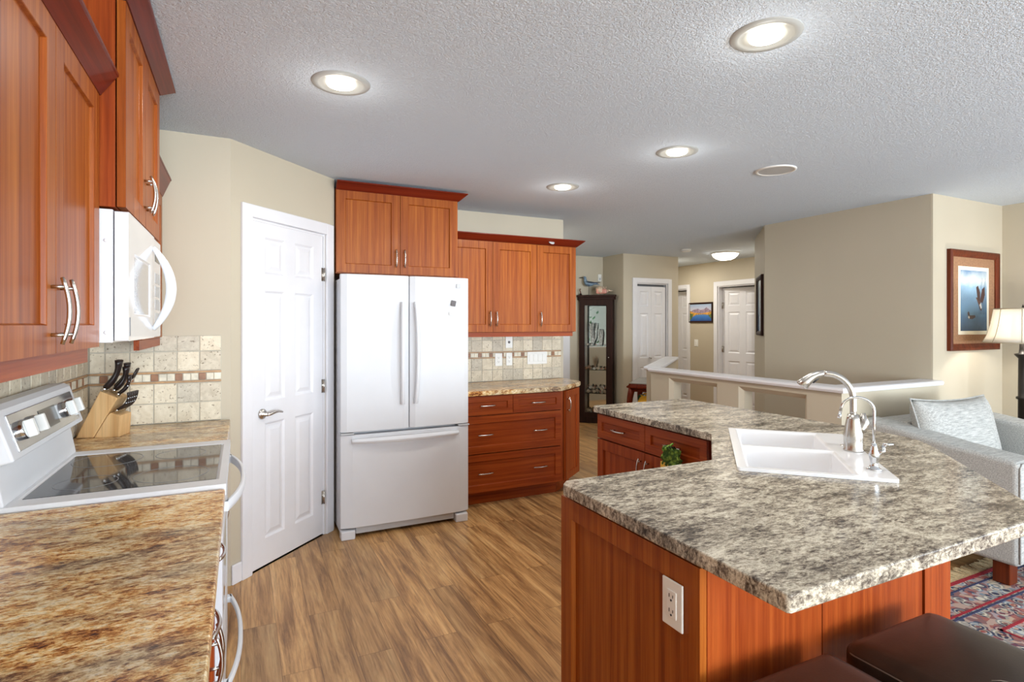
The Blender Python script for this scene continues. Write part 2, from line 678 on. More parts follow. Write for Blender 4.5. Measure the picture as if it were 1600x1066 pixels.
# ------------------------------------------------------------------ the room shell
CEIL = 2.44
bm = bmn()
box(bm, -0.85, 8.0, -5.65, 8.2, -0.06, 0.0)
struct('floor', bm, M['floor'], label='brown wood plank floor')
bm = bmn()
box(bm, -0.85, 8.0, -5.65, 8.2, CEIL, CEIL + 0.06)
struct('ceiling', bm, M['ceiling'], label='textured white ceiling')


def wall(name, p0, p1, holes=(), th=0.10, label=None, z1=CEIL):
    p0, p1 = Vector((*p0, 0)), Vector((*p1, 0))
    L = (p1 - p0).length
    bm = bmn()
    panel_holes(bm, L, 0.0, z1, th, list(holes))
    return struct(name, bm, M['wall'], p0, (0, 0, math.atan2(p1.y - p0.y, p1.x - p0.x)), label=label)


XL = -0.69            # kitchen left wall
YT = 3.41             # short wall with tiles
YB = 4.65             # wall behind the refrigerator
wall('wall_left', (XL, -5.5), (XL, YT), label='taupe wall behind the range')
wall('wall_tile_end', (XL, YT), (-0.05, YT), label='short taupe wall at the end of the counter')
wall('wall_pantry', (-0.05, YT), (0.585, YT + 0.635), [(0.138, 0.80, 0.0, 2.038)], label='angled taupe wall with the white pantry door')
wall('wall_alcove', (0.585, YT + 0.635), (0.585, YB), label='taupe side wall of the refrigerator alcove')
wall('wall_back', (0.585, YB), (2.81, YB), label='taupe wall above and behind the drawer cabinets')
wall('wall_entry_left', (2.81, YB + 0.10), (2.81, 6.95), [(0.25, 1.20, 1.0, 2.1)], label='entry wall with a window')
wall('wall_entry_back', (2.81, 6.95), (4.893, 6.95), label='taupe entry wall behind the curio cabinet')
wall('wall_entry_right', (4.893, 6.95), (4.893, 6.458), label='short taupe wall beside the curio cabinet')
wall('wall_closet', (4.895, 6.45), (5.906, 6.45), [(0.225, 0.805, 0.0, 2.03)], label='beige wall with the bifold closet door')
wall('wall_hall_left', (5.906, 6.55), (5.906, 8.0), label='left wall of the hallway')
wall('wall_hall_end', (5.906, 8.0), (6.9, 8.0), label='end wall of the hallway')
wall('wall_hall_far', (6.9, 8.0), (6.9, 4.74), [(0.02, 0.69, 0.0, 2.04), (1.37, 2.12, 0.0, 2.04)], label='far beige hallway wall with doors')
wall('wall_room_beyond', (7.9, 8.15), (7.9, 4.6), label='wall of the room beyond the hallway doors')
wall('wall_room_beyond_left', (7.0, 8.10), (7.9, 8.10), label='left side wall of the room beyond the hallway')
wall('wall_room_beyond_right', (7.9, 4.66), (7.0, 4.66), label='right side wall of the room beyond the hallway')
wall('wall_hall_right', (6.9, 4.74), (5.53, 4.74), label='right wall of the hallway')
wall('wall_angled_stair', (5.53, 4.74), (4.81, 4.0), th=0.08, label='narrow angled wall beside the stairs')
wall('wall_stair', (4.81, 4.0), (4.81, 2.468), label='large taupe wall above the stairwell')
wall('wall_living_back', (4.812, 2.46), (5.85, 2.46), label='beige wall behind the armchair')
wall('wall_right', (5.85, 2.46), (5.85, -5.5), [(2.2, 5.9, 0.5, 2.2)], label='right living room wall with a window')
wall('wall_rear', (5.85, -5.5), (XL, -5.5), [(0.7, 6.1, 0.15, 2.25)], label='rear wall with large windows')


def window(name, p0, ang, w, z0, z1, th, n):
    bm = bmn()
    fw_ = 0.06
    holes = []
    for i in range(n):
        holes.append((i * w / n + fw_ * (1 if i == 0 else .5), (i + 1) * w / n - fw_ * (1 if i == n - 1 else .5), z0 + fw_, z1 - fw_))
    panel_holes(bm, w, z0, z1, 0.05, holes)
    return struct(name, bm, M['white_paint'], (p0[0], p0[1], 0), (0, 0, ang), label=name.replace('_', ' ') + ' white frame')


window('window_1', (5.85 - 0.7, -5.55), PI, 5.4, 0.15, 2.25, 0.05, 3)
window('window_2', (5.90, 0.26), -PI / 2, 3.7, 0.5, 2.2, 0.05, 2)
window('window_3', (2.76, 5.0), PI / 2, 0.95, 1.0, 2.1, 0.05, 1)


# --- baseboards
def baseboard(name, p0, p1, h=0.11, t=0.014):
    p0, p1 = Vector((*p0, 0)), Vector((*p1, 0))
    L = (p1 - p0).length
    bm = bmn()
    box(bm, 0, L, -t, 0, 0, h)
    return struct(name, bm, M['white_paint'], p0, (0, 0, math.atan2(p1.y - p0.y, p1.x - p0.x)), bevel=0.006, label='white baseboard')


s45 = 2 ** -.5


def onwall(u, off=0.0, p=(-0.05, YT), d=(s45, s45)):
    return (p[0] + d[0] * u + d[1] * off, p[1] + d[1] * u - d[0] * off)


baseboard('baseboard_pantry_left', onwall(0.0), onwall(0.066))
baseboard('baseboard_entry_back', (4.31, 6.95), (4.44, 6.95))
baseboard('baseboard_closet', (4.9, 6.45), (5.045, 6.45))
baseboard('baseboard_hall_far', (6.9, 7.24), (6.9, 6.71))
baseboard('baseboard_stair', (4.81, 4.0), (4.81, 2.56))
baseboard('baseboard_living_back', (4.83, 2.46), (5.83, 2.46))
baseboard('baseboard_angled_stair', (5.53, 4.74), (4.82, 4.01))


# --- casings and doors
def casing(name, p0, ang, xa, xb, zt, w=0.072, t=0.018, label=None):
    bm = bmn()
    box(bm, xa - w, xa, -t, 0, 0, zt + w)
    box(bm, xb, xb + w, -t, 0, 0, zt + w)
    box(bm, xa, xb, -t, 0, zt, zt + w)
    # jambs lining the opening
    box(bm, xa, xa + 0.016, 0, 0.10, 0, zt)
    box(bm, xb - 0.016, xb, 0, 0.10, 0, zt)
    box(bm, xa + 0.016, xb - 0.016, 0, 0.10, zt - 0.016, zt)
    return struct(name, bm, M['white_paint'], (*p0, 0), (0, 0, ang), bevel=0.004, label=label or 'white door casing')


def door_leaf(bm, w, h, t, cols, rows, dpt=0.009):
    """moulded panel door: x 0..w, z 0..h, front at y=0"""
    holes = []
    for (xa, xb) in cols:
        for (za, zb) in rows:
            holes.append((xa, xb, za, zb))
    panel_holes(bm, w, 0, h, t, holes, ch=0.012, chd=dpt, blind=dpt)
    for (xa, xb, za, zb) in holes:
        a, b = 0.022, 0.045
        q0 = [bm.verts.new((x, dpt - 0.0002, z)) for x, z in ((xa + a, za + a), (xb - a, za + a), (xb - a, zb - a), (xa + a, zb - a))]
        q1 = [bm.verts.new((x, 0.0015, z)) for x, z in ((xa + b, za + b), (xb - b, za + b), (xb - b, zb - b), (xa + b, zb - b))]
        for e in range(4):
            f_ = (e + 1) % 4
            face(bm, [q0[e], q0[f_], q1[f_], q1[e]])
        face(bm, q1)


ROWS = [(0.155, 0.835), (0.965, 1.615), (1.715, 1.93)]
# pantry door
pw = casing('trim_1', (-0.05, YT), R(45), 0.138, 0.80, 2.038, label='white casing around the pantry door')
d1 = bmn()
DW = 0.626
door_leaf(d1, DW, 2.012, 0.036, [(0.098, 0.262), (0.352, 0.526)], ROWS)
o = onwall(0.156, -0.004)
door1 = struct('door_1', d1, M['white_paint'], (o[0], o[1], 0.010), (0, 0, R(45)), label='white six panel pantry door with lever handle')
for zc in (0.245, 1.0, 1.755):
    bm = bmn()
    tube(bm, [(DW + 0.004, -0.006, zc - 0.045), (DW + 0.004, -0.006, zc + 0.045)], 0.007, 10)
    box(bm, DW - 0.018, DW + 0.001, -0.002, 0.001, zc - 0.045, zc + 0.045)
    obj('hinge', bm, M['steel'], door1, label='brushed steel hinge')
bm = bmn()
lathe(bm, [(0.0, 0.0), (0.031, 0.0), (0.031, 0.006), (0.024, 0.012), (0.012, 0.014), (0.011, 0.045), (0.0, 0.046)], 24, (0.075, 0, 0.892), 0, Matrix.Rotation(R(90), 4, 'X'))
tube(bm, [(0.070, -0.042, 0.892), (0.095, -0.045, 0.892), (0.130, -0.046, 0.898), (0.160, -0.044, 0.899), (0.185, -0.042, 0.893), (0.196, -0.042, 0.889)], [0.010, 0.010, 0.009, 0.008, 0.007, 0.005], 12)
obj('lever_handle', bm, M['steel'], door1, label='satin nickel lever handle')

# bifold closet door
casing('trim_2', (4.893, 6.45), 0, 0.227, 0.807, 2.03, 0.07, label='white casing around the bifold closet door')
bm = bmn()
box(bm, 0.227, 0.807, 0.075, 0.095, 0, 2.03)
struct('trim_3', bm, plain('dark_closet_interior', (120, 122, 126), 0.8), (4.893, 6.45, 0), label='closet interior behind the bifold door')
bf = bmn()
for i in range(2):
    sub_ = bmn()
    door_leaf(sub_, 0.262, 1.97, 0.03, [(0.055, 0.207)], [(0.14, 0.80), (0.93, 1.58), (1.68, 1.90)])
    tmp = bpy.data.meshes.new('tmp')
    bmesh.ops.translate(sub_, verts=sub_.verts, vec=(i * 0.264, 0, 0))
    sub_.to_mesh(tmp)
    sub_.free()
    bf.from_mesh(tmp)
    bpy.data.meshes.remove(tmp)
door2 = struct('door_2', bf, M['white_paint'], (4.893 + 0.247, 6.462, 0.012), label='white bifold closet door with small steel knob')
bm = bmn()
lathe(bm, [(0.0, 0.04), (0.012, 0.038), (0.016, 0.028), (0.007, 0.018), (0.007, 0.0)], 14, (0.235, 0, 0.93), 0, Matrix.Rotation(R(90), 4, 'X'))
obj('knob', bm, M['steel'], door2)

# far hallway door, slightly ajar into the room behind
FH = lambda y: 8.0 - y
casing('trim_4', (6.9, 8.0), -PI / 2, 1.37, 2.12, 2.04, 0.075, label='white casing around the far hallway door')
dl = bmn()
door_leaf(dl, 0.71, 2.0, 0.036, [(0.10, 0.305), (0.405, 0.61)], ROWS)
door3 = struct('door_3', dl, M['white_paint'], (6.985, 6.610, 0.012), (0, 0, R(-90 + 9)), label='white panel door ajar at the end of the hallway')
for zc in (0.3, 1.02, 1.72):
    bm = bmn()
    tube(bm, [(-0.004, -0.008, zc - 0.05), (-0.004, -0.008, zc + 0.05)], 0.009, 8)
    box(bm, 0, 0.03, -0.002, 0.001, zc - 0.05, zc + 0.05)
    obj('hinge', bm, M['steel'], door3, label='steel hinge')
casing('trim_5', (6.9, 8.0), -PI / 2, 0.02, 0.69, 2.04, 0.07, label='white casing around the left hallway doorway')
dl = bmn()
door_leaf(dl, 0.64, 2.0, 0.036, [(0.09, 0.28), (0.36, 0.55)], ROWS)
door4 = struct('door_4', dl, M['white_paint'], (7.06, 7.97, 0.012), (0, 0, R(-90)), label='grey white panel door inside the left hallway doorway')
bm = bmn()
lathe(bm, [(0.0, 0.05), (0.02, 0.046), (0.026, 0.03), (0.012, 0.012), (0.012, 0.0)], 14, (0.58, 0, 0.93), 0, Matrix.Rotation(R(90), 4, 'X'))
obj('knob', bm, M['steel'], door4)
# casing of the front entry at the end of the back wall
bm = bmn()
box(bm, 4.155, 4.30, 6.925, 6.95, 0, 2.13)
box(bm, 4.165, 4.225, 6.915, 6.925, 0, 2.12)
struct('trim_6', bm, M['white_paint'], bevel=0.004, label='white entry trim seen beyond the end of the counter')

# --- stairwell half walls with bevelled openings and white caps
HZ = 0.965
bm = bmn()
panel_holes(bm, 1.945, 0, HZ, 0.12, [(4.357 - 4.10, 4.357 - 3.505, 0.16, 0.925), (4.357 - 3.28, 4.357 - 2.67, 0.16, 0.925)], ch=0.035, chd=0.03)
struct('wall_half_stairwell', bm, M['wall'], (3.64, 4.357, 0), (0, 0, -PI / 2), label='half wall with two openings around the stairwell')
bm = bmn()
box(bm, 3.76, 4.81, 2.412, 2.532, 0, HZ)
struct('wall_half_living', bm, M['wall'], label='half wall behind the armchair')
e0 = Vector((3.70, 4.42, 0))
bm = bmn()
box(bm, 0.08, 1.98, -0.06, 0.06, 0, HZ)
struct('wall_half_angled', bm, M['wall'], e0, (0, 0, R(42.5)), label='angled half wall on the far side of the stairwell')


def sweep(bm, path, prof, closed=False, mi=0):
    """mitred sweep of a profile (out, z) along an xy path; outward = right of travel"""
    n = len(path)
    P = [Vector((p[0], p[1])) for p in path]
    rows = []
    for i in range(n):
        if i == 0:
            d0 = d1_ = (P[1] - P[0]).normalized()
        elif i == n - 1:
            d0 = d1_ = (P[-1] - P[-2]).normalized()
        else:
            d0 = (P[i] - P[i - 1]).normalized()
            d1_ = (P[i + 1] - P[i]).normalized()
        n0 = Vector((d0.y, -d0.x))
        n1 = Vector((d1_.y, -d1_.x))
        mt = (n0 + n1).normalized()
        k = 1.0 / max(0.3, mt.dot(n0))
        rows.append([bm.verts.new((P[i].x + mt.x * k * o_, P[i].y + mt.y * k * o_, z)) for o_, z in prof])
    m_ = len(prof)
    for i in range(n - 1):
        for j in range(m_):
            l = (j + 1) % m_
            face(bm, [rows[i][j], rows[i][l], rows[i + 1][l], rows[i + 1][j]], mi)
    face(bm, rows[0][::-1], mi)
    face(bm, rows[-1], mi)


bm = bmn()
zt = 1.0
prf = [(-0.085, HZ), (0.075, HZ), (0.088, HZ + 0.006), (0.092, HZ + 0.0175), (0.088, zt - 0.006), (0.075, zt), (-0.075, zt), (-0.088, zt - 0.006), (-0.092, HZ + 0.0175), (-0.088, HZ + 0.006)]
sweep(bm, [(4.90 - 0.092, 2.472), (3.70, 2.472), (3.70, 4.37)], prf)
struct('trim_7', bm, M['white_paint'], label='white cap rail on the half wall')
bm = bmn()
box(bm, 0.05, 2.0, -0.088, 0.088, HZ, zt)
struct('trim_8', bm, M['white_paint'], e0, (0, 0, R(42.5)), bevel=0.01, label='white cap rail on the angled half wall')

# ------------------------------------------------------------------ cabinet builders
# local frame of a cabinet: x to the right seen from the front, y=0 at the wall, front at y=-depth


def bow_handle(bm, L=0.13, vertical=True, out=0.034, r=0.0048):
    pts = []
    for i in range(13):
        t = -1 + 2 * i / 12
        y = -(out * 0.62 + out * 0.38 * (1 - t * t))
        pts.append((0, y, t * L / 2) if vertical else (t * L / 2, y, 0))
    tube(bm, pts, [r * (0.8 if i in (0, 12) else 1.0) for i in range(13)], 10)
    for s in (-0.72, 0.72):
        y = -(out * 0.62 + out * 0.38 * (1 - s * s))
        a = (0, 0.0, s * L / 2) if vertical else (s * L / 2, 0.0, 0)
        b = (0, y, s * L / 2) if vertical else (s * L / 2, y, 0)
        tube(bm, [a, b], 0.0042, 10)


def shaker(bm, w, h, t=0.022, fr=0.062, rec=0.011):
    """x 0..w, z 0..h, front at y=-t"""
    panel_holes(bm, w, 0, h, t, [(fr, w - fr, fr, h - fr)], ch=0.003, chd=rec, blind=rec, y0=-t)


def add_front(parent, name, x, z, w, h, y, mat, hs=None, fr=0.062, hlen=0.13, gap=0.0018):
    bm = bmn()
    shaker(bm, w - 2 * gap, h - 2 * gap, fr=fr)
    d = obj(name, bm, mat, parent, (x + gap, y, z + gap), bevel=0.0012, seg=1)
    for hx, hz, vert in (hs or []):
        hb = bmn()
        bow_handle(hb, hlen, vert)
        obj('handle', hb, M['steel'], d, (hx - x - gap, -0.02, hz - z - gap), label='arched satin nickel pull')
    return d


def carcass(parent, w, d, z0, z1, mat, x0=0.0):
    bm = bmn()
    box(bm, x0, x0 + w, -d + 0.004, 0, z0, z1)
    return obj('carcass', bm, mat, parent, bevel=0.001, seg=1)


CROWN = lambda zb, zt, o: [(0.0, zb), (0.006, zb), (o - 0.004, zt - 0.010), (o, zt - 0.008), (o, zt), (0.0, zt)]

# ---------- left wall cabinets (rot 90: local x = +Y, front = +X)
RZ = PI / 2
# above the near counter
cab = thing('wall_cabinet', 'tall cherry wall cabinet at the left edge with two long doors above the near counter', 'cabinet', (XL, 1.13, 0), RZ)
carcass(cab, 0.84, 0.30, 1.36, 2.12, M['cherry'])
add_front(cab, 'door', 0.0, 1.36, 0.42, 0.735, -0.30, M['cherry'], [(0.385, 1.455, True)], hlen=0.145)
add_front(cab, 'door', 0.42, 1.36, 0.42, 0.735, -0.30, M['cherry'], [(0.455, 1.455, True)], hlen=0.145)
bm = bmn()
box(bm, 0.0, 0.838, -0.295, -0.277, 1.318, 1.36)
obj('light_valance', bm, M['cherry_h'], cab, bevel=0.001)
bm = bmn()
sweep(bm, [(0.846, -0.318), (-0.06, -0.318)][::-1], CROWN(2.09, 2.16, 0.05))
obj('crown_moulding', bm, M['cherry_crown'], cab)
# second unit further towards the viewer, only its door edge matters
cab = thing('wall_cabinet', 'cherry wall cabinet nearest the viewer at the left edge', 'cabinet', (XL, 0.29, 0), RZ)
carcass(cab, 0.84, 0.30, 1.36, 2.12, M['cherry'])
add_front(cab, 'door', 0.0, 1.36, 0.42, 0.735, -0.30, M['cherry'])
add_front(cab, 'door', 0.42, 1.36, 0.42, 0.735, -0.30, M['cherry'])
# above the microwave
cab = thing('wall_cabinet', 'short deep cherry wall cabinet mounted above the white microwave', 'cabinet', (XL, 1.98, 0), RZ)
carcass(cab, 0.76, 0.362, 1.77, 2.40, M['cherry_r'])
add_front(cab, 'door', 0.0, 1.77, 0.38, 0.615, -0.362, M['cherry'], [(0.352, 1.885, True)])
add_front(cab, 'door', 0.38, 1.77, 0.38, 0.615, -0.362, M['cherry'], [(0.408, 1.885, True)])
bm = bmn()
sweep(bm, [(0.0, -0.02), (0.0, -0.382), (0.76, -0.382), (0.76, -0.02)], CROWN(2.385, 2.43, 0.055))
obj('crown_moulding', bm, M['cherry_crown'], cab)
# beyond the microwave
cab = thing('wall_cabinet', 'cherry wall cabinet behind the microwave above the knife block', 'cabinet', (XL, 2.745, 0), RZ)
carcass(cab, 0.655, 0.30, 1.36, 2.12, M['cherry'])
add_front(cab, 'door', 0.0, 1.36, 0.655, 0.735, -0.30, M['cherry'], [(0.06, 1.455, True)])
bm = bmn()
box(bm, 0.0, 0.654, -0.312, -0.292, 1.318, 1.36)
obj('light_valance', bm, M['cherry_h'], cab, bevel=0.001)
bm = bmn()
sweep(bm, [(0.0, -0.318), (0.66, -0.318)], CROWN(2.09, 2.185, 0.045))
obj('crown_moulding', bm, M['cherry_crown'], cab)

# ---------- microwave
mw = thing('microwave', 'white over the range microwave with curved handle under the cherry cabinet', 'microwave', (XL, 1.984, 1.372), RZ)
MWW, MWH = 0.752, 0.392
bm = bmn()
box(bm, 0, MWW, -0.352, -0.004, 0, MWH)
for zz in (0.03, 0.30):
    lathe(bm, [(0.0, 0.004), (0.006, 0.003), (0.006, 0.0)], 12, (0.0, -0.335, zz), 0, Matrix.Rotation(R(-90), 4, 'Y'))
obj('body', bm, M['white_gloss'], mw, bevel=0.002)
bm = bmn()
panel_holes(bm, 0.545, 0.004, MWH - 0.004, 0.034, [(0.10, 0.445, 0.08, 0.275)], ch=0.006, chd=0.004, blind=0.004, y0=-0.390)
dr = obj('door', bm, M['white_gloss'], mw, bevel=0.006, seg=3)
bm = bmn()
box(bm, 0.109, 0.436, -0.3868, -0.3855, 0.089, 0.266)
obj('window', bm, plain('grey_white_mesh_window', (176, 178, 182), 0.12, var=0.02, vscale=90, coat=0.5), dr, label='pale grey door window')
bm = bmn()
pts, rr = [], []
for i in range(17):
    t = -1 + 2 * i / 16
    pts.append((0.505, -0.392 - 0.058 * (1 - t * t), 0.19 + t * 0.155))
    rr.append(0.008 + 0.010 * (1 - t * t))
tube(bm, pts, rr, 12, flat=1.0)
obj('handle', bm, M['white_gloss'], dr, label='white bowed handle')
bm = bmn()
box(bm, 0.549, MWW, -0.388, -0.352, 0.004, MWH - 0.004)
cp = obj('control_panel', bm, M['white_gloss'], mw, bevel=0.005, seg=3)
bm = bmn()
box(bm, 0.585, 0.715, -0.3892, -0.3878, 0.30, 0.345)
obj('display', bm, plain('dark_display', (60, 66, 66), 0.15), cp, label='small dark display')
bm = bmn()
for i in range(4):
    for j in range(3):
        box(bm, 0.585 + j * 0.045, 0.625 + j * 0.045, -0.3890, -0.3878, 0.06 + i * 0.052, 0.10 + i * 0.052)
obj('keypad', bm, M['pale_grey'], cp, label='pale grey keys')
bm = bmn()
box(bm, 0.020, 0.030, -0.3912, -0.390, 0.02, 0.075)
obj('badge', bm, M['grey_line'], dr, label='small grey maker mark')

# ---------- left counters and base cabinets
def slab(name, poly, z0, z1, mat, hole=None, bevel=0.007, loc=(0, 0, 0)):
    bm = bmn()
    lp = []
    for loop in [poly] + ([hole] if hole else []):
        vs = [bm.verts.new((p[0], p[1], z1)) for p in loop]
        for i in range(len(vs)):
            lp.append(bm.edges.new((vs[i], vs[(i + 1) % len(vs)])))
    bmesh.ops.triangle_fill(bm, use_beauty=True, use_dissolve=False, edges=lp)
    ex = bmesh.ops.extrude_face_region(bm, geom=list(bm.faces))
    vv = [g for g in ex['geom'] if isinstance(g, bmesh.types.BMVert)]
    bmesh.ops.translate(bm, verts=vv, vec=(0, 0, z0 - z1))
    # keep the first layer as the lid
    return obj(name, bm, mat, bevel=bevel, seg=3, loc=loc)


CT0, CT1 = 0.872, 0.910
o = slab('countertop', [(XL + .002, 0.45), (-0.045, 0.45), (-0.045, 1.972), (XL + .002, 1.972)], CT0, CT1, M['granite_warm_lit'])
tag(o, 'granite pattern countertop tinted golden as if warmly lit in the left foreground before the range', 'countertop')
o = slab('countertop', [(XL + .002, 2.748), (-0.052, 2.748), (-0.052, YT - .003), (XL + .002, YT - .003)], CT0, CT1, M['granite_mid_lit'])
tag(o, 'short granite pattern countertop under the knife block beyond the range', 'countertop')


def base_cab(label, loc, rotz, w, depth, fronts, mat=None, toe=True):
    c = thing('base_cabinet', label, 'cabinet', loc, rotz)
    carcass(c, w, depth - 0.02, 0.105, CT0 - .001, mat or M['cherry_r'])
    bm = bmn()
    box(bm, 0.0, w, -(depth - 0.085), -0.05, 0.0, 0.105)
    obj('toe_kick', bm, M['cherry_h'], c)
    for (nm, x, z, ww, hh, hs, mt, fr) in fronts:
        add_front(c, nm, x, z, ww, hh, -(depth - 0.02), mt, hs, fr=fr)
    return c


def drawer(x, z, w, h, n=1, fr=0.045, hz=None):
    zc = z + (h / 2 if hz is None else hz)
    hs = [(x + w * (i + .5) / n if n == 1 else x + w * (0.23 + 0.54 * i), zc, False) for i in range(n)]
    return ('drawer', x, z, w, h, hs, M['cherry_h'], fr)


def door_(x, z, w, h, side):
    return ('door', x, z, w, h, [(x + (w - 0.032 if side > 0 else 0.032), z + h - 0.10, True)], M['cherry_r'], 0.06)


base_cab('cherry base cabinet under the warm tinted foreground countertop left of the range', (XL, 1.13, 0), RZ, 0.84, 0.615,
         [drawer(0, 0.715, 0.42, 0.15), drawer(0.42, 0.715, 0.42, 0.15), door_(0, 0.11, 0.42, 0.60, 1), door_(0.42, 0.11, 0.42, 0.60, -1)])
base_cab('cherry base cabinet under the warm tinted countertop nearest the viewer', (XL, 0.46, 0), RZ, 0.665, 0.615,
         [drawer(0, 0.715, 0.665, 0.15), door_(0, 0.11, 0.665, 0.60, 1)])
base_cab('cherry base cabinet beyond the range below the knife block', (XL, 2.752, 0), RZ, 0.652, 0.605,
         [drawer(0, 0.715, 0.652, 0.15), door_(0, 0.11, 0.652, 0.60, -1)])

# ---------- range
rg = thing('range', 'white electric range with black glass cooktop between the left counters', 'stove', (XL, 1.98, 0), RZ)
RW = 0.76
bm = bmn()
box(bm, 0.003, RW - 0.003, -0.600, -0.02, 0.08, 0.885)
box(bm, 0.03, RW - 0.03, -0.55, -0.02, 0.0, 0.08)
obj('body', bm, M['white_app'], rg, bevel=0.003)
bm = bmn()
panel_holes(bm, RW - 0.004, 0, 0.630, 0.036, [(0.075, RW - 0.078, 0.022, 0.535)], ch=0.010, chd=0.005, blind=0.005, x0=0.002)
ct = obj('cooktop', bm, M['white_app'], rg, (0, -0.648, 0.92), (R(-90), 0, 0), bevel=0.006, seg=3)
ct.location = (0, -0.648, 0.922)
bm = bmn()
box(bm, 0.087, RW - 0.088, -0.6165, -0.122, 0.9175, 0.9205)
gl = obj('cooktop_glass', bm, M['cooktop'], rg, label='glossy black glass surface')
for (bx_, by_, br) in ((0.22, -0.48, 0.11), (0.55, -0.48, 0.085), (0.22, -0.245, 0.085), (0.55, -0.245, 0.11)):
    bm = bmn()
    lathe(bm, [(br - 0.002, 0.0), (br - 0.002, 0.0006), (br, 0.0006), (br, 0.0)], 40, (bx_, by_, 0.9204))
    obj('burner_ring', bm, M['grey_line'], gl, label='thin grey burner outline')
# backguard: sloping recess and tilted console
bm = bmn()
prof = [(-0.02, 0.90), (-0.105, 0.922), (-0.085, 1.035), (-0.128, 1.045), (-0.085, 1.185), (-0.068, 1.197), (-0.02, 1.197)]
a = [bm.verts.new((0.004, y, z)) for y, z in prof]
b = [bm.verts.new((RW - 0.004, y, z)) for y, z in prof]
face(bm, a)
face(bm, b[::-1])
for i in range(len(prof)):
    j = (i + 1) % len(prof)
    face(bm, [a[i], a[j], b[j], b[i]])
bgd = obj('backguard', bm, M['white_app'], rg, bevel=0.006, seg=3, label='white raised back panel')
tilt = math.atan2(0.043, 0.140)
MC = Matrix.Translation((0, -0.128, 1.045)) @ Matrix.Rotation(-tilt, 4, 'X')
bm = bmn()
box(bm, 0.055, RW - 0.050, -0.004, 0.002, 0.018, 0.128, M4=MC)
cpn = obj('control_panel', bm, plain('silver_control_panel', (176, 178, 182), 0.10, metal=0.75, var=0.03), bgd, bevel=0.002, label='silver mirror finish control panel')
bm = bmn()
box(bm, 0.30, 0.47, -0.0052, -0.0045, 0.04, 0.105, M4=MC)
obj('display', bm, plain('dark_clock_display', (46, 50, 54), 0.12), bgd, label='dark clock display')
for kx in (0.12, 0.22, 0.565, 0.655):
    bm = bmn()
    lathe(bm, [(0.0, 0.014), (0.026, 0.014), (0.029, 0.010), (0.029, 0.0)], 24, (0, 0, 0), 0, MC @ Matrix.Translation((kx, -0.004, 0.072)) @ Matrix.Rotation(R(90), 4, 'X'))
    box(bm, kx - 0.010, kx + 0.010, -0.040, -0.016, 0.046, 0.098, 1, M4=MC)
    obj('knob', bm, [M['chrome'], M['white_plastic']], bgd, bevel=0.003, label='chrome ringed control knob')
bm = bmn()
panel_holes(bm, RW - 0.008, 0.285, 0.862, 0.035, [(0.14, RW - 0.14, 0.40, 0.70)], ch=0.004, chd=0.003, blind=0.003, x0=0.004, y0=-0.637)
od = obj('oven_door', bm, M['white_app'], rg, bevel=0.005, seg=3)
bm = bmn()
box(bm, 0.15, RW - 0.15, -0.6358, -0.634, 0.41, 0.69)
obj('oven_window', bm, plain('dark_oven_window', (40, 40, 42), 0.08), od, label='dark oven window')


def appliance_handle(x0, x1, y, z, bow, wz, parent, mat, posts=True):
    bm = bmn()
    n = 18
    ring = []
    for i in range(n + 1):
        t = -1 + 2 * i / n
        x = (x0 + x1) / 2 + t * (x1 - x0) / 2
        yy = y - 0.012 - bow * (1 - abs(t) ** 2.4)
        ring.append([bm.verts.new((x, yy + dy, z + dz)) for dy, dz in ((0.007, -wz), (-0.004, -wz), (-0.008, 0), (-0.004, wz), (0.007, wz), (0.009, 0))])
    for i in range(n):
        for k in range(6):
            l = (k + 1) % 6
            face(bm, [ring[i][k], ring[i][l], ring[i + 1][l], ring[i + 1][k]], 0, True)
    face(bm, ring[0])
    face(bm, ring[-1][::-1])
    for xx in (x0, x1):
        s = 1 if xx == x0 else -1
        box(bm, min(xx - s * .002, xx + s * 0.03), max(xx - s * .002, xx + s * 0.03), y - 0.018, y, z - wz, z + wz)
    return obj('handle', bm, mat, parent, bevel=0.002)


appliance_handle(0.02, RW - 0.02, -0.637, 0.845, 0.050, 0.016, od, M['white_app'])['label'] = 'white bowed oven handle'
bm = bmn()
box(bm, 0.004, RW - 0.004, -0.637, -0.602, 0.085, 0.278)
dw = obj('drawer', bm, M['white_app'], rg, bevel=0.005, seg=3)
appliance_handle(0.05, RW - 0.04, -0.637, 0.25, 0.040, 0.012, dw, M['white_app'])['label'] = 'white bowed drawer handle'


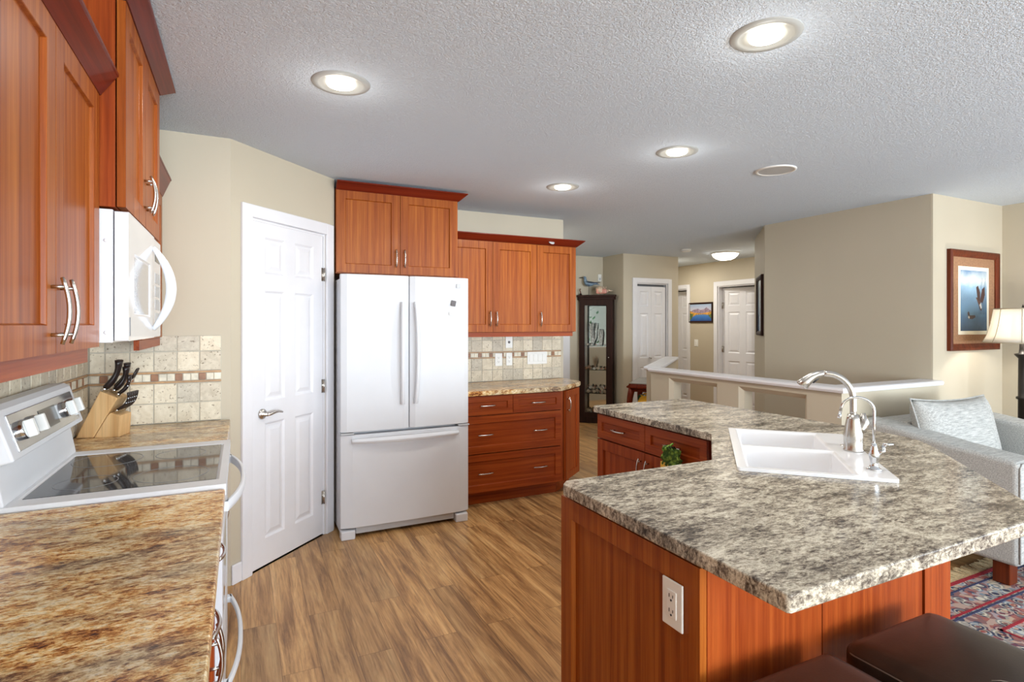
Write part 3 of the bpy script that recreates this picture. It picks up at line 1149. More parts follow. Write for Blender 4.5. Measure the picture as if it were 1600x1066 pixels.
# ---------- tiled backsplashes
def backsplash(label, loc, ang, L, z0, zt, x_off=0.0, ts=0.1035):
    bm = bmn()
    g = 0.0028
    t = 0.009
    box(bm, 0, L, -0.005, 0, z0, zt, 4)
    rnd = random.Random(int(L * 1000) + 3)
    zb0, zb1 = z0 + 2 * ts, z0 + 2 * ts + 0.062
    rows = [(z0, z0 + ts), (z0 + ts, zb0)]
    z = zb1
    while z < zt - 0.01:
        rows.append((z, min(zt, z + ts)))
        z += ts
    for ri, (a_, b_) in enumerate(rows):
        x = L - x_off
        first = True
        xs = []
        while x > 0.001:
            xs.append((max(0, x - ts), x))
            x -= ts
        if x_off:
            xs.append((L - x_off, L))
        for (xa, xb) in xs:
            if xb - xa < 0.008:
                continue
            box(bm, xa + g, xb - g, -t, -0.001, a_ + g, b_ - g, rnd.choice([0, 0, 1, 2, 3]))
    # liner strips and mosaic
    for (a_, b_) in ((zb0, zb0 + 0.012), (zb1 - 0.012, zb1)):
        box(bm, 0, L, -t - 0.002, -0.001, a_ + 0.001, b_ - 0.001, 5)
    x = L
    k = 0
    ms = 0.036
    while x > 0.001:
        xa = max(0, x - ms)
        if x - xa > 0.006:
            box(bm, xa + 0.0015, x - 0.0015, -t, -0.001, zb0 + 0.013, zb1 - 0.013, 6 if k % 3 == 2 else 7)
        x -= ms
        k += 1
    o = obj('tile_backsplash', bm, TILES + [M['grout'], M['liner'], M['mosaic_b'], M['mosaic_c']], None, loc, (0, 0, ang), bevel=0.0015, seg=1)
    return tag(o, label, 'backsplash')


backsplash('travertine tile backsplash on the short wall behind the knife block', (XL + 0.012, YT - 0.0005, 0), 0, 0.582, 0.9115, 1.368)
backsplash('tile backsplash strip along the left wall behind the range', (XL + 0.0005, 0.45, 0), RZ, YT - 0.465, 0.9115, 1.315)
backsplash('travertine tile backsplash beside the refrigerator under the three door cabinet', (1.51, YB - 0.0005, 0), 0, 1.27, 0.9115, 1.37)

# ---------- knife block and knives
KB = Vector((-0.575, 3.16, CT1))
ka = R(-14)
kb = bmn()
side = [(-0.085, 0.0), (0.045, 0.0), (0.085, 0.10), (0.052, 0.115), (0.030, 0.205), (-0.020, 0.212)]
side = [(-0.090, 0.004), (0.040, 0.0), (0.092, 0.0), (0.092, 0.100), (0.046, 0.105), (0.070, 0.190), (-0.018, 0.215)]
side = [(-0.092, 0.0), (0.088, 0.0), (0.092, 0.105), (0.040, 0.108), (0.075, 0.185), (-0.008, 0.215)]
kk = bmn()
blk = thing('knife_block', 'pale maple knife block holding knives in the far left counter corner', 'knife block', KB, ka)
bm = bmn()
mp_ = Matrix.Rotation(R(90), 4, 'X')
prism(bm, [(-0.088, 0.0), (-0.016, 0.0), (0.082, 0.178), (0.010, 0.214)], -0.055, 0.055, 0, mp_)
obj('slanted_block', bm, M['maple'], blk, bevel=0.005, seg=2)
bm = bmn()
prism(bm, [(-0.014, 0.0), (0.088, 0.0), (0.094, 0.098), (0.052, 0.112), (0.040, 0.098)], -0.055, 0.055, 0, mp_)
obj('front_block', bm, M['maple'], blk, bevel=0.003)


def knife(label, base, ax, L, r, group=None, style='knife'):
    """handle rising from base along ax"""
    k = thing('kitchen_knife' if style == 'knife' else style, label, 'knife' if style == 'knife' else style.replace('_', ' '), base, 0, group)
    ax = Vector(ax).normalized()
    sidev = Vector((0, 1, 0))
    dn = ax.cross(sidev).normalized()
    pts, rr = [], []
    for i in range(9):
        t = i / 8
        sag = -0.012 * math.sin(t * PI * 0.95) + 0.012 * t * t
        pts.append(ax * (0.012 + L * t) + dn * sag)
        rr.append(r * (0.92 + 0.16 * math.sin(t * PI * 2.0 + 0.6) + 0.20 * t * t))
    bm = bmn()
    tube(bm, pts, rr, 12, flat=0.62)
    h = obj('handle', bm, M['black_handle'], k, label='black riveted handle')
    bm = bmn()
    tube(bm, [ax * -0.004, ax * 0.014], [r * 1.0, r * 0.95], 12, flat=0.62)
    obj('bolster', bm, M['chrome'], k, label='steel bolster')
    for t in (2, 4, 6):
        bm = bmn()
        p = pts[t]
        tube(bm, [p + sidev * (r * 0.70 + 0.001), p - sidev * (r * 0.70 + 0.001)], 0.0032, 8)
        obj('rivet', bm, M['chrome'], h, label='bright rivet')
    return k


def kpt(x, y, z):
    c, s = math.cos(ka), math.sin(ka)
    return (KB.x + c * x - s * y, KB.y + s * x + c * y, KB.z + z)


axv = (0.46 * math.cos(ka), 0.46 * math.sin(ka), 0.87)
knife('large black handled knife leaning highest out of the maple knife block', kpt(0.022, -0.037, 0.216), axv, 0.135, 0.021)
knife('black handled knife in the middle of the knife block beside the shears', kpt(0.046, 0.002, 0.206), axv, 0.110, 0.019)
knife('black handled knife at the back right of the knife block top', kpt(0.030, 0.043, 0.213), axv, 0.118, 0.019)
knife('round black sharpening steel handle standing at the front of the knife block', kpt(0.076, -0.034, 0.190), (0.52, -0.14, 0.84), 0.090, 0.013)
sh = thing('kitchen_shears', 'pair of steel and black kitchen shears at the back of the knife block', 'scissors', kpt(0.062, 0.030, 0.198))
bm = bmn()
for s in (-1, 1):
    cx_ = Vector((0.055, s * 0.018, 0.085))
    tube(bm, [cx_ + Vector((0.010 * math.cos(a) * 1.0, 0.013 * math.sin(a), 0.024 * math.cos(a) * 0.9)) for a in [2 * PI * i / 14 for i in range(15)]], 0.0045, 8)
obj('handle', bm, M['black_handle'], sh)
bm = bmn()
tube(bm, [(0.0, 0.0, 0.0), (0.045, 0, 0.068)], [0.011, 0.014], 10, flat=0.5)
obj('blade', bm, M['chrome'], sh)
axs = (0.60 * math.cos(ka), 0.60 * math.sin(ka), 0.80)
for i in range(5):
    knife('black riveted steak knife in the lower front row of the knife block', kpt(0.072, -0.042 + 0.0205 * i, 0.116), axs, 0.088, 0.0092, 'steak knives in the block')

# ---------- refrigerator
fr = thing('refrigerator', 'white french door refrigerator with bottom freezer between pantry door and drawers', 'refrigerator', (0.592, YB - 0.03, 0), 0)
FW = 0.905
FD = (YB - 0.03) - 3.79          # to the door faces
bm = bmn()
box(bm, 0.004, FW - 0.004, -(FD - 0.075), 0, 0.03, 1.735)
obj('body', bm, M['white_app'], fr, bevel=0.004)


def fridge_door(name, x0, x1, z0, z1):
    bm = bmn()
    n = 12
    y = -(FD - 0.012)
    prof = []
    w = x1 - x0
    for i in range(n + 1):
        t = i / n
        ed = min(t, 1 - t) * w
        r = 0.014
        dy = 0.0
        if ed < r:
            dy = r - math.sqrt(max(0, r * r - (r - ed) ** 2))
        bulge = 0.010 * (1 - (2 * ((x0 + w * t) / FW) - 1) ** 2)
        prof.append((x0 + w * t, y - bulge + dy))
    prof = [(x0, -(FD - 0.070))] + prof + [(x1, -(FD - 0.070))]
    xs0 = prof[1][0]
    prism(bm, prof, z0, z1, 0)
    return obj(name, bm, M['white_app'], fr, bevel=0.005, seg=3)


dL = fridge_door('door', 0.0, 0.4585, 0.708, 1.763)
dR = fridge_door('door', 0.4635, FW, 0.708, 1.763)
fz = fridge_door('freezer_drawer', 0.0, FW, 0.070, 0.690)


def fridge_handle(x, parent, s):
    bm = bmn()
    n = 14
    rings = []
    for i in range(n + 1):
        t = -1 + 2 * i / n
        z = 1.23 + t * 0.352
        yy = -(FD + 0.002) - 0.020 - 0.028 * (1 - abs(t) ** 2.2)
        w = 0.013
        rings.append([bm.verts.new((x + dx + s * 0.008 * (t * t - 1) * -1, yy + dy, z)) for dx, dy in ((-w, 0.014), (-w, -0.001), (-w * .5, -0.009), (w * .5, -0.009), (w, -0.001), (w, 0.014))])
    for i in range(n):
        for k in range(6):
            l = (k + 1) % 6
            face(bm, [rings[i][k], rings[i][l], rings[i + 1][l], rings[i + 1][k]], 0, True)
    face(bm, rings[0])
    face(bm, rings[-1][::-1])
    for z in (0.885, 1.545):
        box(bm, x - 0.012, x + 0.012, -(FD + 0.024), -(FD - 0.012), z, z + 0.03)
    o = obj('handle', bm, M['white_app'], parent, bevel=0.0025, label='white vertical bow handle')


fridge_handle(0.408, dL, -1)
fridge_handle(0.500, dR, 1)
bm = bmn()
n = 18
rings = []
for i in range(n + 1):
    t = -1 + 2 * i / n
    x = FW * 0.487 + t * 0.375
    yy = -(FD + 0.006) - 0.012 - 0.042 * (1 - t * t)
    zz = 0.652
    hh = 0.014 + 0.006 * (1 - t * t)
    rings.append([bm.verts.new((x, yy + dy, zz + dz)) for dy, dz in ((0.02, -hh), (0.0, -hh), (-0.008, 0), (0.004, hh), (0.02, hh))])
for i in range(n):
    for k in range(5):
        l = (k + 1) % 5
        face(bm, [rings[i][k], rings[i][l], rings[i + 1][l], rings[i + 1][k]], 0, True)
face(bm, rings[0])
face(bm, rings[-1][::-1])
for x in (0.07, 0.775):
    box(bm, x, x + 0.03, -(FD + 0.022), -(FD - 0.008), 0.640, 0.664)
obj('handle', bm, M['white_app'], fz, bevel=0.003, label='long bowed freezer handle')
for xa in (0.0, FW - 0.085):
    bm = bmn()
    box(bm, xa, xa + 0.085, -(FD - 0.004), -(FD - 0.070), 0.694, 0.704)
    obj('hinge', bm, M['pale_grey'], fr, bevel=0.002, label='grey middle hinge')
for xa in (0.03, FW - 0.11):
    bm = bmn()
    box(bm, xa, xa + 0.08, -(FD - 0.03), -(FD - 0.16), 1.735, 1.757)
    obj('hinge_cover', bm, M['pale_grey'], fr, bevel=0.004)
bm = bmn()
box(bm, 0.10, FW - 0.11, -(FD - 0.030), -(FD - 0.060), 0.022, 0.064)
obj('toe_grille', bm, M['pale_grey'], fr, bevel=0.004, label='pale grey toe grille')
for x in (0.0, FW - 0.105):
    bm = bmn()
    prism(bm, [(x, -(FD - 0.07)), (x, -(FD + 0.004)), (x + 0.09, -(FD + 0.004)), (x + 0.105, -(FD - 0.07))], 0.0, 0.058)
    obj('foot', bm, M['white_app'], fr, bevel=0.006, label='white foot cover')
bm = bmn()
box(bm, 0.805, 0.835, -(FD + 0.0015), -(FD - 0.010), 1.690, 1.718)
obj('badge', bm, M['pale_grey'], dR, label='small grey maker badge')
bm = bmn()
box(bm, -0.018, 0.018, -0.006, 0.0, -0.020, 0.020)
o = obj('fridge_magnet', bm, plain('charcoal_magnet', (88, 82, 84), 0.5), None, (0.592 + 0.780, 3.790, 1.578), (0, R(12), 0), bevel=0.002)
tag(o, 'small dark grey square magnet on the right refrigerator door', 'magnet')
bm = bmn()
box(bm, -0.032, 0.026, -0.004, 0.0, -0.012, 0.012)
o = obj('magnet_strip', bm, M['white_plastic'], None, (0.592 + 0.780, 3.790, 1.505), (0, 0, 0), bevel=0.002)
tag(o, 'small white clip magnet below the dark magnet on the refrigerator', 'magnet')

# ---------- cabinet above the refrigerator
cab = thing('wall_cabinet', 'deep cherry two door cabinet above the white refrigerator', 'cabinet', (0.593, YB, 0), 0)
carcass(cab, 0.897, 0.61, 1.785, 2.38, M['cherry'])
bm = bmn()
box(bm, 0.905, 0.918, -0.60, 0, 0.0, 1.784)
obj('side_panel', bm, M['cherry'], cab)
add_front(cab, 'door', 0.0, 1.790, 0.452, 0.582, -0.61, M['cherry'], [(0.420, 1.905, True)])
add_front(cab, 'door', 0.452, 1.790, 0.445, 0.582, -0.61, M['cherry'], [(0.482, 1.905, True)])
bm = bmn()
sweep(bm, [(0.0, -0.63), (0.899, -0.63), (0.899, -0.0)], CROWN(2.365, 2.42, 0.06))
obj('crown_moulding', bm, M['cherry_crown'], cab)

# ---------- three door wall cabinet right of it
cab = thing('wall_cabinet', 'cherry three door wall cabinet right of the refrigerator over the tiles', 'cabinet', (1.5135, YB, 0), 0)
UW = 1.218
carcass(cab, UW, 0.33, 1.36, 2.13, M['cherry'])
for i, (xa, xb, hx) in enumerate(((0.0, 0.394, 0.365), (0.394, 0.818, 0.424), (0.818, UW, 0.850))):
    add_front(cab, 'door', xa, 1.362, xb - xa, 0.764, -0.33, M['cherry'], [(hx, 1.475, True)])
bm = bmn()
box(bm, 0.0, UW - 0.025, -0.335, -0.315, 1.322, 1.36)
obj('light_valance', bm, M['cherry_h'], cab, bevel=0.001)
bm = bmn()
sweep(bm, [(0.0, -0.35), (UW, -0.35), (UW, 0.0)], CROWN(2.126, 2.182, 0.062))
cm = obj('crown_moulding', bm, M['cherry_crown'], cab)
bm = bmn()
lathe(bm, [(0.0, 0.004), (0.024, 0.004), (0.028, 0.0)], 20, (0, 0, 0))
pk = obj('crown_disc', bm, M['pale_grey'], cm, (0.945, -0.384, 2.152), (R(47), 0, 0), label='small round pale disc on the crown')  # small pale round disc on the crown's front face

# ---------- drawer cabinet and angled end cabinet, with counter
bc = base_cab('cherry drawer cabinet right of the refrigerator with six nickel pulls', (1.5135, YB - 0.024, 0), 0, 0.902, 0.596,
              [drawer(0, 0.715, 0.452, 0.15), drawer(0.452, 0.715, 0.45, 0.15), drawer(0, 0.415, 0.902, 0.295, 2, 0.055), drawer(0, 0.112, 0.902, 0.298, 2, 0.055)])
ec = thing('base_cabinet', 'narrow angled cherry end cabinet beside the drawer cabinet', 'cabinet', (2.4165, YB, 0), 0)
bm = bmn()
prism(bm, [(0.001, 0.0), (0.001, -0.60), (0.028, -0.60), (0.310, -0.375), (0.330, -0.34), (0.330, 0.0)], 0.105, CT0 - .001)
obj('carcass', bm, M['cherry_r'], ec, bevel=0.001)
bm = bmn()
prism(bm, [(0.001, -0.05), (0.001, -0.535), (0.25, -0.335), (0.25, -0.05)], 0.0, 0.105)
obj('toe_kick', bm, M['cherry_h'], ec)
bm = bmn()
shaker(bm, 0.350, 0.755, fr=0.055)
ang = math.atan2(0.225, 0.282)
dd = obj('door', bm, M['cherry_r'], ec, (0.032, -0.6035, 0.110), (0, 0, ang), bevel=0.0012)
hb = bmn()
bow_handle(hb, 0.13, True)
obj('handle', hb, M['steel'], dd, (0.03, -0.02, 0.64), label='arched satin nickel pull')
o = slab('countertop', [(1.5125, YB - .002), (1.5125, 3.988), (2.405, 3.988), (2.735, 4.245), (2.775, 4.29), (2.800, 4.36), (2.800, YB - .002)], CT0, CT1, M['granite_mid_lit'])
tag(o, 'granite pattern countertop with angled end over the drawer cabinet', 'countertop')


# ---------- wall plates
def plate(name, label, cat, loc, rotz, w, h, kind, gangs=1, mat=None, group=None):
    t = thing(name, label, cat, loc, rotz, group)
    bm = bmn()
    box(bm, -w / 2, w / 2, -0.006, 0, -h / 2, h / 2)
    obj('cover_plate', bm, mat or M['white_plastic'], t, bevel=0.0025)
    for g in range(gangs):
        gx = (g - (gangs - 1) / 2) * 0.046
        if kind == 'outlet':
            bm = bmn()
            box(bm, gx - 0.0165, gx + 0.0165, -0.0085, -0.005, -0.033, 0.033)
            rc = obj('receptacle', bm, mat or M['white_plastic'], t, bevel=0.001)
            bm = bmn()
            for zc in (-0.018, 0.018):
                box(bm, gx - 0.0075, gx - 0.0055, -0.0092, -0.008, zc - 0.002, zc + 0.007)
                box(bm, gx + 0.0050, gx + 0.0070, -0.0092, -0.008, zc - 0.001, zc + 0.006)
                lathe(bm, [(0.0, 0.001), (0.0028, 0.001), (0.0028, 0.0)], 10, (gx, -0.0085, zc - 0.008), 0, Matrix.Rotation(R(90), 4, 'X'))
            obj('slot', bm, M['slot'], rc, label='dark outlet slots')
        elif kind == 'rocker':
            bm = bmn()
            box(bm, gx - 0.0165, gx + 0.0165, -0.010, -0.005, -0.033, 0.033)
            obj('rocker', bm, mat or M['white_plastic'], t, bevel=0.002)
        elif kind == 'jack':
            bm = bmn()
            lathe(bm, [(0.0, 0.012), (0.006, 0.012), (0.006, 0.004), (0.012, 0.003), (0.012, 0.0)], 14, (gx, -0.006, -0.004), 0, Matrix.Rotation(R(90), 4, 'X'))
            obj('jack', bm, M['grey_line'], t)
    return t


yb = YB - 0.0115
plate('jack_plate', 'white wall plate with a round jack just under the three door cabinet', 'wall plate', (2.22, yb, 1.268), 0, 0.070, 0.115, 'jack')
plate('outlet_plate', 'left white outlet of the pair on the tiles beside the refrigerator', 'outlet', (2.115, yb, 1.106), 0, 0.072, 0.117, 'outlet')
plate('outlet_plate', 'right white outlet of the pair below the round jack plate', 'outlet', (2.222, yb, 1.108), 0, 0.062, 0.117, 'outlet')
plate('switch_plate', 'wide white four gang switch plate on the tiles beside the outlets', 'light switch', (2.515, yb, 1.112), 0, 0.21, 0.117, 'rocker', 4)
plate('outlet_plate', 'white outlet on the cherry end panel of the sink peninsula', 'outlet', (0.9528, 1.056, 0.742), -PI / 2, 0.070, 0.115, 'outlet')
plate('switch_plate', 'beige light switch on the hallway wall below the lake painting', 'light switch', (6.8995, 7.10, 1.118), -PI / 2, 0.085, 0.117, 'rocker', 1)
t = thing('wall_sensor', 'small white box high on the wall above the bird carving', 'sensor', (4.823, 6.9495, 2.125), 0)
bm = bmn()
box(bm, -0.028, 0.028, -0.025, 0, -0.053, 0.053)
obj('housing', bm, M['white_plastic'], t, bevel=0.005)
bm = bmn()
box(bm, -0.018, 0.018, -0.027, -0.024, -0.035, 0.0)
obj('lens', bm, M['pale_grey'], t, bevel=0.004)

# ------------------------------------------------------------------ peninsula with corner sink
U = Vector((s45, s45, 0))
V = Vector((s45, -s45, 0))
SC = Vector((2.029, 1.532, 0))


def uv(u, v, z=0.0):
    p = SC + U * u + V * v
    return (p.x, p.y, z)


ISL = [(0.944, 0.724), (1.97, 0.724)]
ISL += [(2.66, 1.372), (2.715, 1.440), (2.752, 1.535), (2.772, 1.66), (2.776, 1.80), (2.776, 2.955), (2.756, 2.975)]
ISL += [(2.03, 2.975), (2.006, 2.95), (2.006, 1.968), (1.612, 1.580), (0.965, 1.580), (0.938, 1.553), (0.938, 0.730)]
SU, SV = 0.372, 0.222
hole = [uv(-SU, -SV)[:2], uv(-SU, SV)[:2], uv(SU, SV)[:2], uv(SU, -SV)[:2]]
o = slab('countertop', ISL, CT0, CT1, M['granite_glare_grey'], hole)
tag(o, 'large granite pattern peninsula countertop greyed as by window glare holding the corner sink', 'countertop')

# base of the near leg: end panel faces the walkway, back panel faces the stools
pn = thing('peninsula_base', 'cherry clad peninsula base with panelled end and outlet beside the stools', 'cabinet', (0.955, 0.97, 0), 0)
bm = bmn()
prism(bm, [(0.022, 0.020), (1.030, 0.020), (1.50, 0.49), (1.50, 0.70), (1.02, 0.60), (0.66, 0.585), (0.022, 0.585)], 0.0, 0.70)
obj('carcass', bm, M['cherry_r'], pn)
bm = bmn()
panel_holes(bm, 0.621, 0.0, CT0 - 0.012, 0.021, [(0.062, 0.556, 0.09, CT0 - 0.075)], ch=0.004, chd=0.015, blind=0.015)
obj('end_panel', bm, M['cherry'], pn, (0.0, 0.623, 0.0), (0, 0, -PI / 2), bevel=0.0012)
bm = bmn()
for (xa, xb, d0) in ((0.0215, 0.030, 0.0), (0.032, 0.432, 0.003), (0.435, 0.893, 0.003), (0.897, 1.035, -0.002)):
    box(bm, xa, xb, d0, 0.0195, 0.0, CT0 - 0.012)
obj('back_panel', bm, M['cherry_r'], pn, bevel=0.001, label='reddish cherry back panels behind the stools')

fl_ = thing('base_cabinet', 'cherry sink side cabinet with two drawers and doors at the far peninsula leg', 'cabinet', (2.645, 2.945, 0), -PI / 2)
carcass(fl_, 0.94, 0.600, 0.105, CT0 - .001, M['cherry_r'])
bm = bmn()
box(bm, 0.0, 0.94, -0.54, -0.05, 0.0, 0.105)
obj('toe_kick', bm, M['cherry_h'], fl_)
for i in range(2):
    nm, x, z, ww, hh, hs, mt, frw = drawer(0.012 + i * 0.460, 0.715, 0.460, 0.15)
    add_front(fl_, nm, x, z, ww, hh, -0.600, mt, hs, fr=frw)
    nm, x, z, ww, hh, hs, mt, frw = door_(0.012 + i * 0.460, 0.11, 0.460, 0.60, 1 if i == 0 else -1)
    add_front(fl_, nm, x, z, ww, hh, -0.600, mt, hs, fr=frw)
# corner sink cabinet
ck = thing('base_cabinet', 'cherry corner cabinet under the white sink between both peninsula legs', 'cabinet', (0, 0, 0), 0)
bm = bmn()
prism(bm, [(1.618, 1.558), (1.985, 1.5735), (2.444, 1.673), (2.645, 1.75), (2.645, 1.998), (2.044, 1.998), (2.036, 1.970)], 0.105, 0.71)
obj('carcass', bm, M['cherry_r'], ck)
bm = bmn()
shaker(bm, 0.50, 0.60)
obj('door', bm, M['cherry_r'], ck, (1.650, 1.575, 0.11), (0, 0, R(45)), label='diagonal cupboard door')

# ---------- sink
sk = bpy.data.objects.new('kitchen_sink', None)
C.objects.link(sk)
sk.location = uv(0, 0, CT1 + 0.0005)
sk.rotation_euler = (0, 0, R(45))
tag(sk, 'white double bowl corner sink set into the peninsula countertop', 'sink')
# local x = U, local -y = V
bm = bmn()
RT = 0.012
bw = [(-0.365, -0.012), (0.022, 0.365)]
yA, yB_ = -0.125, 0.205          # bowl span in local y (faucet deck at -y)
xs = [-0.398, bw[0][0], bw[0][1], bw[1][0], bw[1][1], 0.398]
ys = [-0.245, yA, yB_, 0.245]
for i in range(5):
    for j in range(3):
        if j == 1 and i in (1, 3):
            continue
        zt_ = RT - (0.006 if (i == 2 and j == 1) else 0.0)
        q = [bm.verts.new((x, y, RT)) for x, y in ((xs[i], ys[j]), (xs[i + 1], ys[j]), (xs[i + 1], ys[j + 1]), (xs[i], ys[j + 1]))]
        face(bm, q)
for a_, b_, c_, d in ((xs[0], ys[0], xs[-1], ys[0]), (xs[-1], ys[0], xs[-1], ys[-1]), (xs[-1], ys[-1], xs[0], ys[-1]), (xs[0], ys[-1], xs[0], ys[0])):
    face(bm, [bm.verts.new(p) for p in ((a_, b_, RT), (c_, d, RT), (c_, d, 0.0), (a_, b_, 0.0))])
for (xa, xb) in bw:
    top = [(xa, yA), (xb, yA), (xb, yB_), (xa, yB_)]
    ins = 0.022
    bot = [(xa + ins, yA + ins), (xb - ins, yA + ins), (xb - ins, yB_ - ins), (xa + ins, yB_ - ins)]
    tv = [bm.verts.new((x, y, RT)) for x, y in top]
    bv = [bm.verts.new((x, y, -0.18)) for x, y in bot]
    for e in range(4):
        f_ = (e + 1) % 4
        face(bm, [tv[e], tv[f_], bv[f_], bv[e]])
    face(bm, bv)
bs = obj('basin', bm, M['ceramic'], sk, bevel=0.010, seg=3)
for (xa, xb) in bw:
    bm = bmn()
    lathe(bm, [(0.0, 0.002), (0.03, 0.002), (0.042, 0.005), (0.045, 0.001)], 24, ((xa + xb) / 2, (yA + yB_) / 2, -0.1795))
    obj('drain', bm, M['steel'], sk, label='steel drain')

# ---------- main faucet
ZS = CT1 + 0.0005 + RT
fx = thing('kitchen_faucet', 'tall brushed steel pull out faucet behind the sink bowls', 'faucet', uv(0.032, 0.207, ZS), R(45))
# local +y points to the bowls (-V)
bm = bmn()
lathe(bm, [(0.0, 0.0), (0.036, 0.0), (0.036, 0.006), (0.033, 0.010), (0.034, 0.045), (0.035, 0.060), (0.030, 0.095), (0.024, 0.125), (0.020, 0.145), (0.0, 0.146)], 32)
obj('body', bm, M['steel'], fx)
bm = bmn()
pts = [(0, 0, 0.12), (0, 0, 0.16), (0, 0, 0.200)]
for i in range(1, 15):
    a = PI / 2 * i / 14
    pts.append((0, 0.095 - 0.095 * math.cos(a), 0.200 + 0.105 * math.sin(a)))
pts.append((0, 0.105, 0.3045))
tube(bm, pts, 0.0125, 16)
obj('spout', bm, M['steel'], fx)
bm = bmn()
tube(bm, [(0, 0.104, 0.3045), (0, 0.108, 0.3045), (0, 0.126, 0.300), (0, 0.146, 0.290), (0, 0.167, 0.273), (0, 0.183, 0.256), (0, 0.187, 0.251)], [0.0122, 0.0140, 0.0150, 0.0172, 0.0205, 0.0245, 0.0200], 18)
sh_ = obj('spray_head', bm, M['steel'], fx)
bm = bmn()
tube(bm, [(0, 0.124, 0.285), (0, 0.144, 0.266)], [0.004, 0.004], 8)
obj('spray_button', bm, M['slot'], sh_, label='dark spray button')
bm = bmn()
tube(bm, [(0, 0, 0.085), (0.0, -0.030, 0.090), (0.0, -0.040, 0.115), (0.004, -0.034, 0.150)], [0.020, 0.022, 0.016, 0.009], 14)
obj('lever', bm, M['steel'], fx, label='curved side lever')
bm = bmn()
lathe(bm, [(0.0, 0.005), (0.014, 0.005), (0.017, 0.0)], 20, (0.085, 0.012, 0))
o = obj('hole_cover', bm, M['steel'], fx, label='small round steel hole cover')

# ---------- filter tap
ft = thing('filter_tap', 'small polished gooseneck filter tap at the near right sink corner', 'faucet', uv(-0.285, 0.200, ZS), R(45))
bm = bmn()
lathe(bm, [(0.0, 0.0), (0.024, 0.0), (0.023, 0.005), (0.016, 0.010), (0.011, 0.018), (0.012, 0.030), (0.016, 0.044), (0.017, 0.056), (0.013, 0.066), (0.010, 0.080), (0.0075, 0.092), (0.0, 0.093)], 24)
obj('body', bm, M['chrome'], ft)
bm = bmn()
pts = [(0, 0, 0.085), (0, 0, 0.15), (0, 0, 0.205)]
for i in range(1, 17):
    a = PI * 0.93 * i / 16
    pts.append((0, 0.050 - 0.050 * math.cos(a), 0.205 + 0.044 * math.sin(a)))
pts.append((0, 0.104, 0.188))
tube(bm, pts, 0.0048, 12)
obj('spout', bm, M['chrome'], ft)
bm = bmn()
tube(bm, [pts[-1], (0, 0.106, 0.174)], 0.0062, 12)
obj('spout_tip', bm, M['chrome'], ft)
bm = bmn()
tube(bm, [(0.0, -0.012, 0.058), (0.004, -0.030, 0.066), (0.010, -0.030, 0.085)], [0.007, 0.006, 0.006], 10)
tube(bm, [(0.010, -0.030, 0.086), (0.012, -0.060, 0.090)], [0.006, 0.004], 10)
obj('lever', bm, M['chrome'], ft)

# ---------- dish towel hanging from the drawer pull
tw = thing('dish_towel', 'yellow kitchen towel with green leafy top hanging from the peninsula drawer pull', 'towel', (1.980, 2.205, 0.60), 0)
bm = bmn()
n = 14
rows_ = []
for j in range(9):
    z = 0.106 + 0.097 * j / 8
    w = 0.125 - 0.026 * max(0, j - 3) / 5 + (0.012 if j % 2 else 0)
    if j == 8:
        w = 0.035
    rows_.append([(-(0.012 + 0.010 * math.sin(i * 2.1 + j * 1.7) + 0.010 * math.sin(PI * i / n)), w * (i / n - .5) * 1.0, z + 0.006 * math.sin(i * 1.9)) for i in range(n + 1)])
for side_ in (0, 0.012):
    vs = [[bm.verts.new((p[0] + side_, p[1], p[2])) for p in row] for row in rows_]
    for j in range(8):
        for i in range(n):
            face(bm, [vs[j][i], vs[j][i + 1], vs[j + 1][i + 1], vs[j + 1][i]], 0, True)
m_ = Mat('leaf_green_crochet')
vec = m_.coords((1, 1, 1))
vo = m_.node('ShaderNodeTexVoronoi')
vo.inputs['Scale'].default_value = 46.0
m_.link(vec, vo.inputs['Vector'])
m_.base(m_.ramp(vo.outputs['Distance'], [(0.0, (160, 190, 84)), (0.35, (116, 150, 60)), (0.6, (62, 92, 36))]))
m_.rough(0.95)
obj('leafy_top', bm, m_.m, tw, label='green leafy crocheted top')
bm = bmn()
vs = []
for j in range(9):
    z = -0.20 + 0.315 * j / 8
    vs.append([bm.verts.new((-(0.012 + 0.012 * math.sin(i * 1.35) * (1 - j / 12)), 0.020 + (0.135 - 0.03 * j / 8) * (i / 14 - .5), z)) for i in range(15)])
for j in range(8):
    for i in range(14):
        face(bm, [vs[j][i], vs[j][i + 1], vs[j + 1][i + 1], vs[j + 1][i]], 0, True)
o = obj('towel_cloth', bm, plain('yellow_towel_cotton', (214, 168, 70), 0.95, var=0.16, vscale=26), tw, label='yellow towel cloth')
so = o.modifiers.new('solid', 'SOLIDIFY')
so.thickness = 0.004
bm = bmn()
tube(bm, [(-0.012, 0, 0.203), (-0.010, 0, 0.212), (0.004, 0, 0.216)], 0.005, 8)
lathe(bm, [(0.0, 0.004), (0.008, 0.003), (0.008, 0.0)], 14, (-0.026, 0.018, 0.190), 0, Matrix.Rotation(R(-90), 4, 'Y'))
obj('loop_and_button', bm, plain('lime_button', (120, 170, 60), 0.5), tw)


